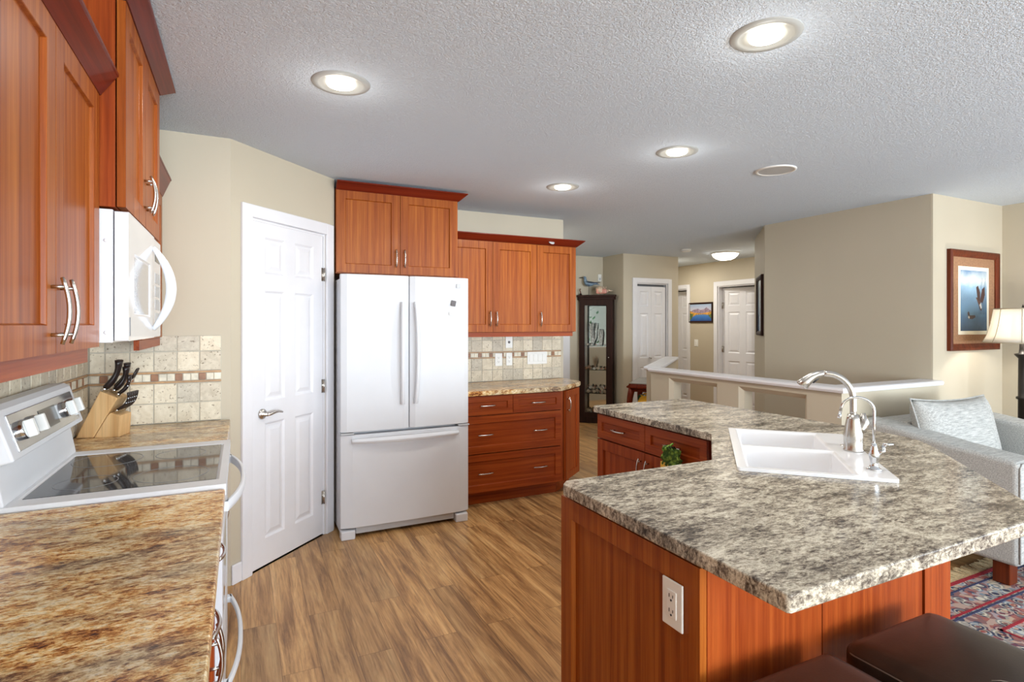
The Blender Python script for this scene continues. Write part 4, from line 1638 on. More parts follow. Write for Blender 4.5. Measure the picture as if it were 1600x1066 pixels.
# ---------- bar stools
def stool(label, loc):
    s = thing('bar_stool', label, 'stool', loc, 0, 'bar stools under the peninsula overhang')
    bm = bmn()
    soft_box(bm, 0, 0, 0.565, 0.385, 0.385, 0.11, 0.030, (0, 0, 0.014), 14)
    st_ = obj('seat', bm, M['leather'], s)
    bm = bmn()
    ring = []
    h, r = 0.1905, 0.032
    for k, (sx, sy) in enumerate(((1, 1), (-1, 1), (-1, -1), (1, -1))):
        for i in range(6):
            a = PI / 2 * k + PI / 2 * i / 5
            ring.append((sx * (h - r) + r * math.cos(a), sy * (h - r) + r * math.sin(a), 0.596))
    ring.append(ring[0])
    tube(bm, ring, 0.0024, 6, caps=False)
    obj('seat_piping', bm, M['thread'], st_, label='stitched seam around the seat')
    for sx in (-1, 1):
        for sy in (-1, 1):
            bm = bmn()
            x, y = sx * 0.165, sy * 0.165
            box(bm, x - 0.02, x + 0.02, y - 0.02, y + 0.02, 0.0, 0.515)
            obj('leg', bm, M['dark_wood'], s, bevel=0.003)
    bm = bmn()
    for sg in (-1, 1):
        box(bm, -0.145, 0.145, sg * 0.165 - 0.011, sg * 0.165 + 0.011, 0.16, 0.19)
        box(bm, sg * 0.165 - 0.011, sg * 0.165 + 0.011, -0.145, 0.145, 0.22, 0.25)
    obj('foot_rail', bm, M['dark_wood'], s, bevel=0.002)
    return s


s1 = stool('left brown leather bar stool cut off at the bottom edge under the counter point', (1.125, 0.720, 0))
s2 = dup(s1, (1.570, 0.722, 0), R(0), 'right brown leather bar stool with a pale thread on its seat beside the rug', 'bar stools under the peninsula overhang')
bm = bmn()
tube(bm, [(1.500, 0.650, 0.6345), (1.515, 0.640, 0.636), (1.530, 0.622, 0.636), (1.532, 0.605, 0.6355), (1.520, 0.590, 0.6345)], 0.0008, 6)
o = obj('loose_thread', bm, M['thread'], None)
tag(o, 'pale loose thread lying on the right leather stool seat', 'thread')

# ------------------------------------------------------------------ ceiling fittings
def pot(label, x, y, power=7.5):
    p = thing('recessed_light', label, 'ceiling light', (x, y, CEIL), 0, 'recessed ceiling lights')
    bm = bmn()
    lathe(bm, [(0.120, 0.0), (0.118, -0.004), (0.095, -0.007), (0.090, -0.005), (0.078, -0.002), (0.060, -0.001)], 40)
    obj('trim_ring', bm, M['ring_grey'], p)
    bm = bmn()
    lathe(bm, [(0.060, -0.001), (0.056, -0.010), (0.040, -0.016), (0.0, -0.019)], 32)
    obj('bulb', bm, M['lamp_bulb'], p, label='bright lit bulb face')
    L = bpy.data.lights.new('recessed_lamp', 'AREA')
    L.shape = 'DISK'
    L.size = 0.10
    L.energy = power
    L.color = (1.0, 0.95, 0.86)
    lo = bpy.data.objects.new('recessed_lamp', L)
    C.objects.link(lo)
    lo.parent = p
    lo.location = (0, 0, -0.022)
    L2 = bpy.data.lights.new('recessed_glow', 'POINT')
    L2.shadow_soft_size = 0.03
    L2.energy = 0.85
    L2.color = (1.0, 0.97, 0.90)
    l2 = bpy.data.objects.new('recessed_glow', L2)
    C.objects.link(l2)
    l2.parent = p
    l2.location = (0, 0, -0.15)
    return p


pot('lit recessed ceiling light at the upper left above the pantry door', 0.378, 2.423)
pot('lit recessed ceiling light at the upper right, largest in view', 1.655, 1.371)
pot('lit recessed ceiling light above the sink, middle of the row', 2.300, 2.521)
pot('lit recessed ceiling light nearest the refrigerator cabinets, smallest of the row', 2.129, 3.532)
pot('added unseen recessed ceiling light brightening the hallway behind the closet wall', 6.15, 6.95, 13.0)  # unseen fixture added to brighten the hallway
pot('added unseen recessed ceiling light brightening the hallway behind the stairwell wall', 6.32, 5.15, 11.0)  # also out of view, added for more light on the far wall
pot('added unseen recessed ceiling light brightening the entry behind the kitchen wall end', 3.10, 5.60, 15.0)  # unseen fixture added to lift the entry and closet wall
sp = thing('ceiling_speaker', 'round flat grey ceiling speaker right of the lights', 'speaker', (3.159, 2.54, CEIL), 0)
bm = bmn()
lathe(bm, [(0.125, 0.0), (0.124, -0.005), (0.112, -0.008), (0.106, -0.004)], 40)
obj('frame', bm, M['white_plastic'], sp)
bm = bmn()
lathe(bm, [(0.108, -0.004), (0.0, -0.0055)], 40)
obj('grille', bm, M['pale_grey'], sp)
hd = thing('ceiling_dome_light', 'lit frosted dome light on the hallway ceiling', 'ceiling light', (6.139, 5.765, CEIL), 0)
bm = bmn()
lathe(bm, [(0.19, 0.0), (0.19, -0.012), (0.175, -0.022)], 40)
obj('rim', bm, M['white_plastic'], hd)
bm = bmn()
lathe(bm, [(0.178, -0.020), (0.165, -0.045), (0.130, -0.078), (0.080, -0.100), (0.0, -0.108)], 40)
obj('glass_dome', bm, M['dome_glass'], hd)
sd = thing('smoke_detector', 'small round smoke detector on the hallway ceiling', 'smoke detector', (5.404, 5.75, CEIL), 0)
bm = bmn()
lathe(bm, [(0.062, 0.0), (0.062, -0.012), (0.052, -0.030), (0.0, -0.034)], 28)
obj('housing', bm, M['white_plastic'], sd)
bm = bmn()
lathe(bm, [(0.056, -0.022), (0.058, -0.019), (0.060, -0.016)], 28)
obj('vent', bm, M['grey_line'], sd)

# ------------------------------------------------------------------ curio cabinet
cu = thing('curio_cabinet', 'tall dark corner curio cabinet with glass door full of seashells', 'cabinet', (4.425, 6.895, 0), R(-45))
# local x along the front (to the right), y into the corner, front at y=0
CW = 0.505
bm = bmn()
prism(bm, [(0.0, 0.0), (CW, 0.0), (CW + 0.035, 0.05), (0.286, 0.30), (-0.028, 0.045)], 0.0, 0.085)
obj('plinth', bm, M['dark_wood'], cu, bevel=0.004)
bm = bmn()
prism(bm, [(-0.02, -0.025), (CW + 0.02, -0.025), (CW + 0.04, 0.04), (0.286, 0.30), (-0.034, 0.035)], 1.825, 1.855)
prism(bm, [(0.0, -0.008), (CW, -0.008), (CW + 0.03, 0.045), (0.286, 0.295), (-0.026, 0.038)], 1.785, 1.825)
obj('crown_top', bm, M['dark_wood'], cu, bevel=0.004)
bm = bmn()
panel_holes(bm, CW - 0.02, 0.085, 1.785, 0.022, [(0.092, 0.402, 0.155, 1.705)], x0=0.01)
df = obj('door_frame', bm, M['dark_wood'], cu, bevel=0.003)
bm = bmn()
box(bm, 0.092, 0.402, 0.009, 0.012, 0.155, 1.705)
obj('door_glass', bm, M['glass'], df, label='clear door glass')
bm = bmn()
lathe(bm, [(0.0, 0.022), (0.009, 0.020), (0.010, 0.012), (0.004, 0.006), (0.004, 0.0)], 14, (0.440, 0, 0.955), 0, Matrix.Rotation(R(90), 4, 'X'))
obj('knob', bm, M['steel'], df, label='small bright knob')
bm = bmn()
box(bm, 0.02, CW - 0.02, 0.175, 0.180, 0.085, 1.785)
obj('mirror_back', bm, M['mirror'], cu, label='mirrored back')
bm = bmn()
box(bm, 0.010, 0.020, 0.022, 0.175, 0.085, 1.785)
box(bm, CW - 0.020, CW - 0.010, 0.022, 0.175, 0.085, 1.785)
obj('side_panel', bm, M['dark_wood'], cu)
SHZ = [0.095, 0.43, 0.77, 1.12]
for z in SHZ[1:]:
    bm = bmn()
    box(bm, 0.022, CW - 0.022, 0.026, 0.173, z - 0.006, z)
    obj('glass_shelf', bm, glass('shelf_glass', (0.85, 0.95, 0.92, 1)), cu)


def curio_pt(x, y, z):
    c, s = math.cos(R(-45)), math.sin(R(-45))
    return (4.425 + c * x - s * y, 6.895 + s * x + c * y, z)


shell_mats = [plain('cream_shell', (222, 206, 184), 0.45, var=0.15, vscale=50), plain('white_shell', (228, 226, 218), 0.4, var=0.1, vscale=60), plain('brown_spotted_shell', (164, 124, 96), 0.45, var=0.35, vscale=70), plain('pink_shell', (214, 166, 146), 0.4, var=0.12, vscale=40)]


def whelk(bm, s):
    """spiral shell lying on its side"""
    pts, rr = [], []
    n = 46
    for i in range(n):
        t = i / (n - 1)
        a = t * 2 * PI * 3.2
        rad = s * 0.36 * (1 - t) ** 1.1
        pts.append((s * (-0.45 + 1.0 * t), rad * math.cos(a), s * 0.30 + rad * math.sin(a) * 0.8))
        rr.append(s * (0.30 * (1 - t) ** 1.15 + 0.015))
    tube(bm, pts, rr, 8)


def scallop(bm, s):
    n = 12
    c0 = bm.verts.new((0, 0, 0.0))
    ring = []
    for i in range(n + 1):
        a = PI * (0.08 + 0.84 * i / n)
        k = 1.0 if i % 2 else 0.92
        ring.append((bm.verts.new((s * 0.28 * math.cos(a), 0.0 + s * 0.22, s * 0.42 * math.sin(a))), bm.verts.new((s * 0.6 * k * math.cos(a), s * 0.05, s * 0.85 * k * math.sin(a)))))
    for i in range(n):
        face(bm, [c0, ring[i][0], ring[i + 1][0]], 0, False)
        face(bm, [ring[i][0], ring[i][1], ring[i + 1][1], ring[i + 1][0]], 0, False)


SLAB = 'small pale seashell among many on a shelf inside the glass curio cabinet'
protos = []
for i, kind in enumerate((whelk, scallop, whelk, scallop)):
    bm = bmn()
    kind(bm, 0.05)
    # settle on z = 0
    mz = min(v.co.z for v in bm.verts)
    bmesh.ops.translate(bm, verts=bm.verts, vec=(0, 0, -mz))
    protos.append(obj('seashell', bm, shell_mats[i]))
rnd = random.Random(11)
used = set()
for si, z in enumerate(SHZ):
    nn = (14, 14, 6, 5)[si]
    for k in range(nn):
        pi_ = rnd.randrange(4)
        if pi_ in used:
            o = protos[pi_].copy()
            C.objects.link(o)
        else:
            o = protos[pi_]
            used.add(pi_)
        zz = (z if si else 0.0855) + 0.0005
        lay = 0 if (si > 1 or k < 8) else 1
        per = (8 if not lay else nn - 8) if si < 2 else nn
        kk_ = k if not lay else k - 8
        s = rnd.uniform(0.98, 1.22) * (1.1, 1.1, 0.85, 0.65)[si]
        x = 0.085 + 0.325 * (kk_ + 0.5) / per
        o.location = curio_pt(x, (0.065 if kk_ % 2 else 0.125) if si < 2 else 0.055, zz + lay * 0.060)
        o.rotation_euler = (0, 0, rnd.uniform(0, 6.28))
        o.scale = (s, s, s)
        tag(o, SLAB, 'seashell', 'seashells inside the curio cabinet')
# larger corals on upper shelf
m_ = plain('grey_white_coral', (198, 196, 188), 0.7, var=0.25, vscale=40)
for (lbl, x, hgt, nb) in (('tall branching grey coral on the top glass shelf of the curio cabinet', 0.19, 0.34, 9), ('shorter branching coral right of the tall coral in the curio cabinet', 0.315, 0.24, 8)):
    bm = bmn()
    rr_ = random.Random(int(x * 100))
    for b_ in range(nb):
        a = 2 * PI * b_ / nb
        p = Vector((0, 0, 0.0))
        d = Vector((math.cos(a) * 0.30, math.sin(a) * 0.22, 1)).normalized()
        pts = [p.copy()]
        for st_ in range(6):
            d = (d + Vector((rr_.uniform(-.25, .25), rr_.uniform(-.2, .2), 0.05))).normalized()
            p = p + d * hgt / 6
            p.x = max(-0.06, min(0.06, p.x))
            p.y = max(-0.045, min(0.045, p.y))
            pts.append(p.copy())
        tube(bm, pts, [0.012, 0.011, 0.010, 0.009, 0.009, 0.008, 0.005], 7)
    mz = min(v.co.z for v in bm.verts)
    bmesh.ops.translate(bm, verts=bm.verts, vec=(0, 0, -mz))
    o = obj('coral', bm, m_, None, curio_pt(x, 0.115, SHZ[3] + 0.001), (0, 0, 0))
    tag(o, lbl, 'coral')
bm = bmn()
tube(bm, [(0, 0, 0), (0, 0, 0.10)], [0.016, 0.004], 8)
for i in range(26):
    a = i * 2.4
    tube(bm, [(0, 0, 0.05 + 0.002 * i), (0.05 * math.cos(a), 0.028 * math.sin(a), 0.10 + 0.004 * i)], [0.002, 0.0015], 5)
o = obj('sea_fan', bm, plain('tan_sea_fan', (150, 124, 96), 0.8), None, curio_pt(0.225, 0.10, SHZ[2] + 0.001))
tag(o, 'feathery tan sea fan on the middle shelf of the curio cabinet', 'coral')

# bird carving on top
TOPZ = 1.8552
bp = curio_pt(0.140, 0.06, TOPZ)
bd = thing('bird_carving', 'blue grey carved shorebird on a thin rod atop the curio cabinet', 'bird carving', bp, R(-45))
bm = bmn()
body = []
rad = []
spine = [(-0.075, 0.195, 0.030), (-0.055, 0.172, 0.042), (-0.020, 0.160, 0.050), (0.020, 0.155, 0.046), (0.060, 0.158, 0.032), (0.10, 0.162, 0.018), (0.145, 0.150, 0.006)]
spine = [(-0.078, 0.262, 0.012), (-0.072, 0.262, 0.026), (-0.058, 0.255, 0.031), (-0.052, 0.232, 0.027), (-0.050, 0.205, 0.036), (-0.032, 0.178, 0.050), (0.002, 0.165, 0.052), (0.045, 0.165, 0.042), (0.085, 0.170, 0.026), (0.125, 0.160, 0.013), (0.160, 0.146, 0.006)]
tube(bm, [(x, 0, z) for x, z, r in spine], [r for x, z, r in spine], 16, flat=0.75)
obj('body', bm, plain('slate_blue_feathers', (104, 124, 142), 0.6, var=0.30, vscale=26), bd)
bm = bmn()
tube(bm, [(-0.088, 0, 0.260), (-0.120, 0, 0.258), (-0.150, 0, 0.257)], [0.008, 0.006, 0.002], 8)
obj('beak', bm, M['slot'], bd, label='long dark beak')
for s in (-1, 1):
    bm = bmn()
    tube(bm, [(-0.025, s * 0.040, 0.190), (0.030, s * 0.040, 0.185), (0.090, s * 0.028, 0.178), (0.170, s * 0.018, 0.185)], [0.014, 0.026, 0.018, 0.003], 10, flat=0.5)
    obj('wing', bm, plain('dark_slate_wing', (60, 68, 80), 0.6, var=0.2, vscale=40), bd, label='dark folded wing')
bm = bmn()
lathe(bm, [(0.0, 0.004), (0.028, 0.004), (0.030, 0.0)], 20)
tube(bm, [(0.0, 0, 0.002), (0.0, 0, 0.125)], 0.0032, 8)
obj('stand', bm, M['slot'], bd, label='thin dark rod and base')
bp = curio_pt(0.365, 0.06, TOPZ)
bm = bmn()
pts, rr = [], []
for i in range(50):
    t = i / 49
    a = t * 2 * PI * 3.0
    rad = 0.050 * (1 - t) ** 1.2
    pts.append((-0.085 + 0.20 * t, rad * math.cos(a) * 0.8, 0.05 + rad * math.sin(a) * 0.55))
    rr.append(0.052 * (1 - t) ** 1.05 + 0.003)
tube(bm, pts, rr, 12)
for i in range(5):
    a = -0.3 + i * 0.7
    tube(bm, [(-0.05 + i * 0.018, 0.02 * math.cos(a), 0.095), (-0.052 + i * 0.022, 0.025 * math.cos(a), 0.122 - i * 0.004)], [0.012, 0.002], 6)
mz = min(v.co.z for v in bm.verts)
bmesh.ops.translate(bm, verts=bm.verts, vec=(0, 0, -mz))
cs = obj('conch_shell', bm, plain('conch_cream', (206, 182, 158), 0.5, var=0.12, vscale=30), None, bp, (0, 0, R(-40)))
tag(cs, 'large pink and cream conch shell on top of the curio cabinet', 'seashell')
bm = bmn()
soft_box(bm, -0.035, -0.048, 0.050, 0.15, 0.035, 0.070, 0.017, n=8)
obj('shell_lip', bm, plain('conch_pink', (206, 140, 124), 0.35, var=0.12), cs, label='pink shell opening')
og = thing('hook_ornament', 'tiny dark carved hook ornament at the left end of the curio cabinet top', 'ornament', curio_pt(0.030, 0.015, TOPZ), R(-45))
bm = bmn()
lathe(bm, [(0.0, 0.0), (0.018, 0.0), (0.019, 0.012), (0.010, 0.026), (0.0, 0.028)], 14)
obj('foot', bm, M['dark_wood'], og)
bm = bmn()
tube(bm, [(0, 0, 0.02), (-0.005, 0, 0.05), (-0.014, 0, 0.075), (-0.010, 0, 0.090), (0.004, 0, 0.086)], [0.008, 0.007, 0.007, 0.008, 0.005], 10)
obj('neck', bm, M['frame_wood'], og)

# ------------------------------------------------------------------ console table along the angled half wall
tdir = R(42.5)
ct_ = thing('console_table', 'dark red console table with curved legs beside the far half wall', 'table', (4.345, 5.615, 0), tdir)
# local x runs away along the wall, near end at x = 0, local y from -0.42 (half wall side) to 0
TL, TWd, TH = 0.84, 0.44, 0.70
bm = bmn()
box(bm, 0.0, TL, -TWd, 0.0, TH - 0.012, TH)
obj('table_top', bm, plain('grey_stone_top', (150, 148, 140), 0.25, var=0.06), ct_, bevel=0.003, label='grey stone top')
bm = bmn()
sweep(bm, [(0.02, -0.02), (TL - 0.02, -0.02), (TL - 0.02, -TWd + 0.02), (0.02, -TWd + 0.02), (0.02, -0.02)][::-1], [(0.0, TH - 0.075), (0.006, TH - 0.075), (0.055, TH - 0.060), (0.055, TH - 0.045), (0.028, TH - 0.030), (0.024, TH - 0.0125), (0.0, TH - 0.0125)])
box(bm, 0.02, TL - 0.02, -TWd + 0.02, -0.02, TH - 0.11, TH - 0.013)
obj('apron', bm, M['table_wood'], ct_, label='moulded red wood apron')
for sx in (0.03, TL - 0.03):
    for sy in (-0.03, -TWd + 0.03):
        bm = bmn()
        ox = -1 if sx < 0.2 else 1
        oy = 1 if sy > -0.2 else -1
        pts, rr = [], []
        for i in range(12):
            t = i / 11
            b_ = 0.040 * math.sin(t * PI * 1.5) * (1 - 0.3 * t) if t < 0.67 else -0.02 + 0.05 * (t - 0.67)
            pts.append((sx + ox * b_ * 0.7, sy + oy * b_ * 0.7, (TH - 0.08) * (1 - t)))
            rr.append(0.042 - 0.026 * t + (0.012 if i == 11 else 0))
        tube(bm, pts, rr, 10)
        obj('leg', bm, M['table_wood'], ct_, label='curved cabriole leg')
bm = bmn()
box(bm, 0.05, TL - 0.05, -TWd + 0.05, -0.05, 0.31, 0.33)
obj('shelf', bm, M['table_wood'], ct_, bevel=0.003)


def tpt(x, y, z):
    c, s = math.cos(tdir), math.sin(tdir)
    return (4.345 + c * x - s * y, 5.615 + s * x + c * y, z)


m_ = Mat('sunflower_print_cloth')
vec = m_.coords((1, 1, 1))
vo = m_.node('ShaderNodeTexVoronoi')
vo.inputs['Scale'].default_value = 13.0
m_.link(vec, vo.inputs['Vector'])
m_.base(m_.ramp(vo.outputs['Color'], [(0.0, (24, 40, 24)), (0.30, (226, 172, 48)), (0.55, (30, 70, 40)), (0.70, (190, 206, 220)), (0.85, (214, 120, 40))], 'CONSTANT'))
m_.rough(0.85)
bg_ = thing('fabric_tote', 'colourful sunflower print fabric bag on the shelf of the console table', 'bag', tpt(0.11, -0.215, 0.3305), tdir)
bm = bmn()
soft_box(bm, 0, 0, 0.11, 0.12, 0.24, 0.22, 0.03, (0.02, 0, 0.0), 8)
obj('bag_body', bm, m_.m, bg_)
bm = bmn()
for s in (-1, 1):
    tube(bm, [(s * 0.04, -0.06, 0.20), (s * 0.045, -0.045, 0.235), (s * 0.045, 0.045, 0.235), (s * 0.04, 0.06, 0.20)], 0.007, 8)
obj('bag_handle', bm, m_.m, bg_)

# ------------------------------------------------------------------ pictures
def poly(bm, pts, y, mi):
    face(bm, [bm.verts.new((p[0], y, p[1])) for p in pts], mi)


def frame_ring(bm, w, h, fw_, d, y0=0.0, mi=0, lip=0.006):
    """picture frame moulding: outside w x h centred at 0, front faces -y"""
    rings = [((w / 2, h / 2), y0), ((w / 2, h / 2), y0 - d * 0.8), ((w / 2 - fw_ * .25, h / 2 - fw_ * .25), y0 - d), ((w / 2 - fw_ * .55, h / 2 - fw_ * .55), y0 - d * 0.9), ((w / 2 - fw_, h / 2 - fw_), y0 - d * 0.55), ((w / 2 - fw_, h / 2 - fw_), y0)]
    loops = [[bm.verts.new((sx * a, y, sz * b)) for sx, sz in ((-1, -1), (1, -1), (1, 1), (-1, 1))] for (a, b), y in rings]
    for i in range(len(loops) - 1):
        for e in range(4):
            f_ = (e + 1) % 4
            face(bm, [loops[i][e], loops[i][f_], loops[i + 1][f_], loops[i + 1][e]], mi)


def grad(name, stops, axis='z', sc_=1.0, off=0.0, nz=0.12, nscale=9.0):
    mm = Mat(name)
    tc_ = mm.node('ShaderNodeTexCoord')
    sx = mm.node('ShaderNodeSeparateXYZ')
    mm.link(tc_.outputs['Object'], sx.inputs[0])
    mr = mm.node('ShaderNodeMath', operation='MULTIPLY_ADD')
    mr.inputs[1].default_value = sc_
    mr.inputs[2].default_value = off
    mm.link(sx.outputs['Z' if axis == 'z' else 'X'], mr.inputs[0])
    n_ = mm.noise(tc_.outputs['Object'], nscale, 5, 0.6)
    a_ = mm.node('ShaderNodeMath', operation='MULTIPLY_ADD')
    a_.inputs[1].default_value = nz * 2
    mm.link(n_, a_.inputs[0])
    mm.link(mr.outputs[0], a_.inputs[2])
    s_ = mm.node('ShaderNodeMath', operation='SUBTRACT')
    s_.inputs[1].default_value = nz
    mm.link(a_.outputs[0], s_.inputs[0])
    mm.base(mm.ramp(s_.outputs[0], stops))
    mm.rough(0.35)
    return mm.m


# duck print on the living room wall
dp = thing('framed_picture', 'large framed duck print hanging above the grey armchair', 'picture', (5.375, 2.4595, 1.620), 0)
PW, PH = 0.745, 0.805
bm = bmn()
frame_ring(bm, PW, PH, 0.055, 0.035)
obj('frame', bm, M['frame_wood'], dp, label='red brown wooden frame')
bm = bmn()
box(bm, -PW / 2 + 0.05, PW / 2 - 0.05, -0.012, 0.0, -PH / 2 + 0.05, PH / 2 - 0.05)
obj('mat_board', bm, plain('tan_mat_board', (150, 112, 82), 0.85, var=0.08, vscale=60), dp, label='tan mat board')
bm = bmn()
box(bm, -0.235, 0.225, -0.0135, -0.012, -0.275, 0.275)
obj('inner_mat', bm, plain('cream_mat', (232, 226, 206), 0.8), dp, label='cream inner mat')
bm = bmn()
aw, ah = 0.198, 0.245
box(bm, -aw - 0.005, aw - 0.005, -0.0145, -0.0135, -ah, ah)
art = obj('print', bm, grad('duck_marsh_painting', [(0.0, (40, 66, 92)), (0.22, (70, 104, 136)), (0.34, (96, 134, 164)), (0.50, (104, 134, 158)), (0.72, (140, 172, 196)), (0.85, (206, 214, 212)), (1.0, (108, 142, 176))], 'z', 2.0, 0.5, 0.14, 7.0), dp, label='blue marsh scene with ducks')
bm = bmn()
Y_ = -0.0152


def bird(cx, cz, s, fl=1):
    T = lambda pts: [(cx + fl * p[0] * s, cz + p[1] * s) for p in pts]
    poly(bm, T([(-0.16, 0.10), (-0.10, 0.04), (0.02, -0.14), (0.10, -0.30), (0.20, -0.34), (0.22, -0.26), (0.14, -0.02), (0.02, 0.06), (-0.10, 0.12)]), Y_, 0)
    poly(bm, T([(-0.04, 0.02), (-0.14, 0.46), (-0.02, 0.52), (0.10, 0.30), (0.10, 0.0)]), Y_ - 0.0002, 1)
    poly(bm, T([(0.10, 0.0), (0.24, 0.40), (0.40, 0.50), (0.42, 0.20), (0.26, -0.08)]), Y_ - 0.0002, 1)
    poly(bm, T([(0.06, -0.14), (0.16, -0.28), (0.22, -0.22), (0.16, -0.06)]), Y_ - 0.0004, 2)


bird(0.06, 0.00, 0.24)
poly(bm, [(-0.10, -0.115), (-0.105, -0.10), (-0.09, -0.085), (-0.075, -0.10), (-0.07, -0.12), (0.01, -0.118), (0.015, -0.135), (-0.03, -0.150), (-0.085, -0.148)], Y_, 1)
poly(bm, [(-0.098, -0.135), (-0.085, -0.122), (-0.07, -0.135), (-0.08, -0.148)], Y_ - 0.0002, 2)
for i in range(9):
    x = 0.07 + 0.115 * i / 9
    poly(bm, [(x, -0.11), (x + 0.004, -0.11), (x + 0.010, 0.10 + 0.03 * (i % 4)), (x + 0.007, 0.10 + 0.03 * (i % 4))], Y_ + 0.0003, 3)
obj('painted_ducks', bm, [plain('duck_brown', (92, 62, 52), 0.4), plain('duck_dark', (70, 46, 42), 0.4), plain('duck_white', (206, 204, 200), 0.4), plain('reed_blue', (70, 84, 104), 0.4)], art, norm=False)

# lake painting on the far hallway wall
lp = thing('framed_picture', 'small framed lake and mountain painting on the far hallway wall', 'picture', (6.8995, 6.998, 1.628), -PI / 2)
bm = bmn()
frame_ring(bm, 0.535, 0.335, 0.028, 0.02)
obj('frame', bm, M['dark_wood'], lp, label='dark frame')
bm = bmn()
box(bm, -0.245, 0.245, -0.006, 0.0, -0.145, 0.145)
cv = obj('canvas', bm, grad('lake_sky_painting', [(0.0, (34, 74, 140)), (0.28, (60, 116, 186)), (0.45, (110, 140, 170)), (0.55, (196, 190, 200)), (1.0, (150, 176, 206))], 'z', 3.4, 0.5, 0.10, 8.0), lp)
bm = bmn()
poly(bm, [(-0.24, 0.0), (-0.18, 0.045), (-0.12, 0.055), (-0.06, 0.065), (0.0, 0.04), (0.08, 0.055), (0.13, 0.085), (0.19, 0.05), (0.24, 0.02), (0.24, -0.03), (-0.24, -0.03)], -0.0064, 0)
poly(bm, [(-0.24, 0.03), (-0.15, 0.0), (0.02, -0.015), (0.16, 0.0), (0.24, 0.015), (0.24, -0.045), (0.05, -0.03), (-0.10, -0.035), (-0.24, -0.10)], -0.0066, 1)
poly(bm, [(-0.24, -0.01), (-0.16, -0.03), (-0.20, -0.10), (-0.24, -0.13)], -0.0068, 2)
poly(bm, [(0.24, -0.02), (0.17, -0.05), (0.24, -0.11)], -0.0068, 2)
obj('painted_hills', bm, [plain('mountain_mauve', (140, 122, 138), 0.5, var=0.2, vscale=30), plain('autumn_gold', (190, 140, 62), 0.5, var=0.3, vscale=40), plain('bank_green', (86, 104, 56), 0.5, var=0.3, vscale=40)], cv, norm=False)

# picture on the angled wall, seen edge on
ang_d = math.atan2(4.0 - 4.74, 4.81 - 5.53)
wd = Vector((4.81 - 5.53, 4.0 - 4.74, 0)).normalized()
pp = Vector((5.53, 4.74, 1.63)) + wd * 0.700
pp += Vector((wd.y, -wd.x, 0)) * 0.001
ap = thing('framed_picture', 'dark framed picture seen edge on at the end of the stairwell wall', 'picture', pp, ang_d)
bm = bmn()
frame_ring(bm, 0.50, 0.64, 0.045, 0.028)
obj('frame', bm, M['dark_wood'], ap, label='dark frame')
bm = bmn()
box(bm, -0.21, 0.21, -0.010, 0.0, -0.28, 0.28)
cv = obj('print', bm, grad('pale_blue_print', [(0.0, (96, 130, 170)), (0.5, (170, 196, 214)), (1.0, (206, 220, 224))], 'z', 1.7, 0.5, 0.12, 6.0), ap)
cv.data.materials[0].node_tree.nodes['Principled BSDF'].inputs['Roughness'].default_value = 0.1

# ------------------------------------------------------------------ living room corner: armchair, lamp, rug
ac = thing('armchair', 'light grey fabric armchair with big back cushion behind the peninsula', 'armchair', (3.705, 1.485, 0), 0)
# local x 0..1.30, y 0 (front) .. 0.88 (back)
AW, AD = 1.31, 0.875


def rounded_prism_y(bm, prof, y0, y1, mi=0):
    a_ = [bm.verts.new((x, y0, z)) for x, z in prof]
    b_ = [bm.verts.new((x, y1, z)) for x, z in prof]
    face(bm, a_, mi)
    face(bm, b_[::-1], mi)
    for i in range(len(prof)):
        j = (i + 1) % len(prof)
        face(bm, [a_[i], a_[j], b_[j], b_[i]], mi)


bm = bmn()
box(bm, 0.02, AW - 0.02, 0.03, AD - 0.02, 0.13, 0.36)
obj('frame_base', bm, M['fabric'], ac, bevel=0.02, seg=4)
for s in (0, 1):
    bm = bmn()
    x0_, x1_ = (0.0, 0.235) if s == 0 else (AW - 0.235, AW)
    # arm tops rise gently towards the back
    cs_ = [(0.0, 0.13), (AD, 0.13), (AD, 0.80), (0.62, 0.775), (0.30, 0.725), (0.0, 0.690)]
    a_ = [bm.verts.new((x0_, y, z)) for y, z in cs_]
    b_ = [bm.verts.new((x1_, y, z)) for y, z in cs_]
    face(bm, a_)
    face(bm, b_[::-1])
    for i in range(len(cs_)):
        j = (i + 1) % len(cs_)
        face(bm, [a_[i], a_[j], b_[j], b_[i]])
    arm = obj('arm', bm, M['fabric'], ac, bevel=0.028, seg=5)
    bm = bmn()
    tube(bm, [(x0_ + 0.012, -0.001, 0.15), (x0_ + 0.012, -0.001, 0.66), (x0_ + 0.03, -0.001, 0.680), (x1_ - 0.03, -0.001, 0.680), (x1_ - 0.012, -0.001, 0.66), (x1_ - 0.012, -0.001, 0.15)], 0.0045, 6)
    obj('welt', bm, M['fabric'], arm)
bm = bmn()
box(bm, 0.20, AW - 0.20, AD - 0.22, AD, 0.13, 0.79)
obj('back_frame', bm, M['fabric'], ac, bevel=0.03, seg=5)
bm = bmn()
soft_box(bm, AW / 2, 0.33, 0.43, AW - 0.475, 0.66, 0.16, 0.05, (0, 0, 0.03), 10)
obj('seat_cushion', bm, M['fabric'], ac)
bm = bmn()
MCU = Matrix.Translation((AW / 2 - 0.075, AD - 0.315, 0.700)) @ Matrix.Rotation(R(-13), 4, 'X') @ Matrix.Rotation(R(1.5), 4, 'Y')
hw, hh_ = (AW - 0.43) / 2, 0.245
NP = 20


def pil(u, w, sg):
    t = max(0.0, (1 - u ** 4) * (1 - w ** 4)) ** 0.55
    return MCU @ Vector((hw * u * (1 - 0.07 * (1 - w * w)), sg * 0.105 * t, hh_ * w * (1 - 0.10 * (1 - u * u)) + 0.02 * (1 - u * u) * (w < 0)))


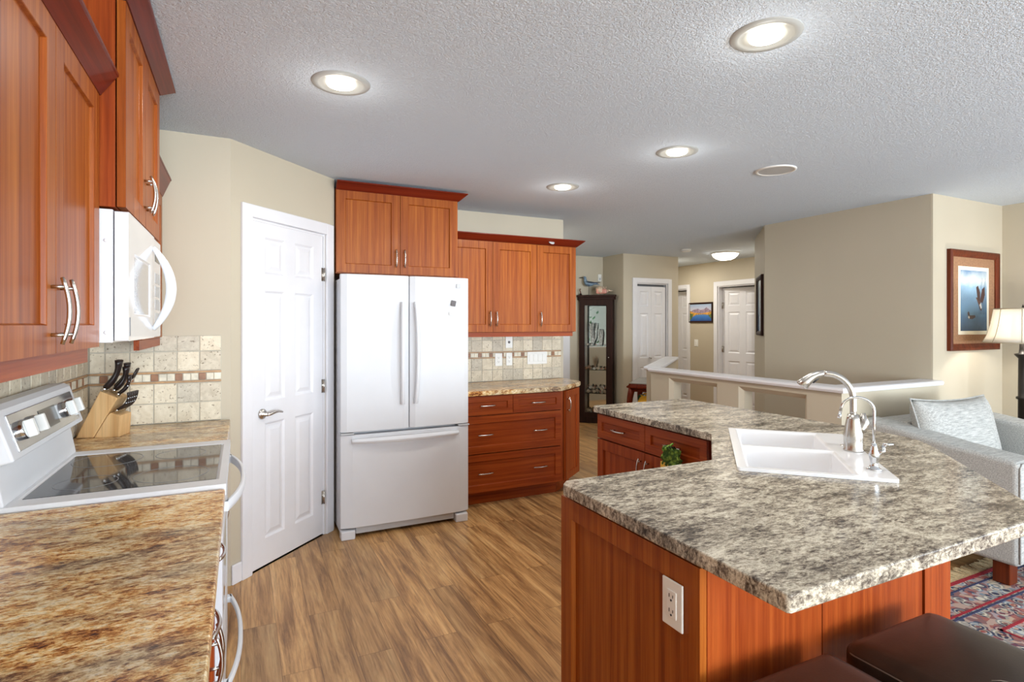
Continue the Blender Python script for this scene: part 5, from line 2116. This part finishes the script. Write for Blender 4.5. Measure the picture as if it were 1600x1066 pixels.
for sg in (-1, 1):
    g = [[bm.verts.new(pil(-1 + 2 * i / NP, -1 + 2 * j / NP, sg)) for j in range(NP + 1)] for i in range(NP + 1)]
    for i in range(NP):
        for j in range(NP):
            face(bm, [g[i][j], g[i + 1][j], g[i + 1][j + 1], g[i][j + 1]], 0, True)
bcs = obj('back_cushion', bm, M['fabric'], ac)
bm = bmn()
pts = []
for (u0, w0, u1, w1) in ((-1, -1, 1, -1), (1, -1, 1, 1), (1, 1, -1, 1), (-1, 1, -1, -1)):
    for i in range(10):
        t = i / 10
        pts.append(pil(u0 + (u1 - u0) * t, w0 + (w1 - w0) * t, 0))
pts.append(pts[0])
tube(bm, pts, 0.006, 6, caps=False)
obj('welt', bm, M['fabric'], bcs)
for x in (0.07, AW - 0.07):
    for y in (0.09, AD - 0.07):
        bm = bmn()
        prism(bm, [(x - 0.04, y - 0.04), (x + 0.04, y - 0.04), (x + 0.04, y + 0.04), (x - 0.04, y + 0.04)], 0.013, 0.13)
        obj('leg', bm, M['frame_wood'], ac, bevel=0.004, label='dark wooden leg')

# floor lamp in the corner
fx_, fy_ = 5.30, 2.10
lm = thing('floor_lamp', 'lit floor lamp with cream bell shade at the right edge', 'lamp', (fx_, fy_, 0), 0)
bm = bmn()
lathe(bm, [(0.0, 0.03), (0.13, 0.03), (0.145, 0.022), (0.15, 0.0), (0.0, 0.0)], 32)
obj('base', bm, M['black_metal'], lm)
bm = bmn()
lathe(bm, [(0.016, 0.025), (0.024, 0.05), (0.024, 0.14), (0.018, 0.16), (0.024, 0.17), (0.030, 0.18), (0.034, 0.19), (0.030, 0.86), (0.042, 0.865), (0.042, 0.880), (0.030, 0.885), (0.028, 1.17), (0.050, 1.195), (0.052, 1.205), (0.026, 1.21), (0.022, 1.24), (0.020, 1.35), (0.008, 1.36), (0.008, 1.56), (0.0, 1.58)], 20)
obj('pole', bm, M['black_metal'], lm, label='dark bronze turned pole')
bm = bmn()
nn = 40
prof = [(0.235, 1.290), (0.210, 1.345), (0.190, 1.42), (0.178, 1.49), (0.170, 1.545)]
lathe(bm, prof, nn)
shd = obj('lamp_shade', bm, M['shade'], lm)
so = shd.modifiers.new('solid', 'SOLIDIFY')
so.thickness = 0.002
bm = bmn()
for r_, z_ in ((0.236, 1.290), (0.1705, 1.545)):
    tube(bm, [(r_ * math.cos(2 * PI * i / 36), r_ * math.sin(2 * PI * i / 36), z_) for i in range(37)], 0.0045, 6, caps=False)
for k in range(8):
    a = 2 * PI * k / 8 + 0.35
    tube(bm, [((r_ + .001) * math.cos(a), (r_ + .001) * math.sin(a), z_) for r_, z_ in prof], 0.0026, 6)
obj('shade_trim', bm, M['shade_trim'], shd, label='beige seams of the shade')
bm = bmn()
lathe(bm, [(0.0, 1.36), (0.018, 1.365), (0.030, 1.40), (0.026, 1.43), (0.0, 1.445)], 16, (0.045, 0, 0))
obj('bulb', bm, M['lamp_bulb'], lm, label='glowing bulb')
L = bpy.data.lights.new('floor_lamp_light', 'POINT')
L.energy = 7.5
L.shadow_soft_size = 0.035
L.color = (1.0, 0.96, 0.90)
lo = bpy.data.objects.new('floor_lamp_light', L)
C.objects.link(lo)
lo.parent = lm
lo.location = (-0.06, 0, 1.42)

# oriental rug
rx0, rx1, ry0, ry1 = 2.80, 5.20, -1.6, 1.70
rug = thing('area_rug', 'red and navy oriental rug with cream fringe under the armchair', 'rug', ((rx0 + rx1) / 2, (ry0 + ry1) / 2, 0), 0)
hw, hl = (rx1 - rx0) / 2, (ry1 - ry0) / 2
bm = bmn()
box(bm, -hw, hw, -hl, hl, 0.001, 0.010)
for k, (ins, wd_, mi) in enumerate(((0.0, 0.024, 1), (0.06, 0.012, 2), (0.20, 0.012, 1), (0.22, 0.012, 2), (0.36, 0.014, 1))):
    z = 0.0108 + 0.0003 * k
    for (a_, b_, c_, d) in ((-hw + ins, hw - ins, hl - ins - wd_, hl - ins), (-hw + ins, hw - ins, -hl + ins, -hl + ins + wd_), (-hw + ins, -hw + ins + wd_, -hl + ins, hl - ins), (hw - ins - wd_, hw - ins, -hl + ins, hl - ins)):
        box(bm, a_, b_, c_, d, 0.010, z + 0.0006, mi)
obj('pile', bm, [M['rug'], M['rug_red'], M['rug_navy']], rug)
rnd = random.Random(5)
for e in (1, -1):
    bm = bmn()
    x = -hw
    while x < hw:
        w = rnd.uniform(0.006, 0.011)
        l = rnd.uniform(0.075, 0.105)
        sk_ = rnd.uniform(-0.012, 0.012)
        q = [(x, e * hl, 0.002), (x + w, e * hl, 0.002), (x + w + sk_, e * (hl + l), 0.002), (x + sk_, e * (hl + l), 0.002)]
        vb = [bm.verts.new(p) for p in q]
        vt = [bm.verts.new((p[0], p[1], 0.007)) for p in q]
        face(bm, vt)
        for i in range(4):
            j = (i + 1) % 4
            face(bm, [vb[i], vb[j], vt[j], vt[i]])
        x += w + 0.0025
    obj('fringe', bm, M['fringe'], rug, label='cream cotton fringe')

# ------------------------------------------------------------------ greenery outside the entry window
gm = plain('green_leaves', (70, 130, 70), 0.6, var=0.4, vscale=8)
for k, (y, h_) in enumerate(((5.22, 1.9), (6.05, 2.3))):
    rr_ = random.Random(k)
    t = thing('garden_shrub', ['shorter', 'taller'][k] + ' leafy shrub outside the entry window', 'shrub', (1.70, y, 0), 0)
    bm = bmn()
    tube(bm, [(0, 0, 0), (0.02, 0, h_ * 0.6)], [0.03, 0.015], 8)
    obj('trunk', bm, M['dark_wood'], t)
    bm = bmn()
    for i in range(230):
        p = Vector((max(-.26, min(.26, rr_.gauss(0, .17))), max(-.26, min(.26, rr_.gauss(0, .18))), h_ * rr_.uniform(0.3, 1.0)))
        d = Vector((rr_.uniform(-1, 1), rr_.uniform(-1, 1), rr_.uniform(-.4, .8))).normalized()
        s_ = d.cross(Vector((0, 0, 1))).normalized() * 0.03
        vs = [bm.verts.new(p), bm.verts.new(p + d * 0.06 + s_), bm.verts.new(p + d * 0.13), bm.verts.new(p + d * 0.06 - s_)]
        face(bm, vs)
    obj('foliage', bm, gm, t, norm=False)
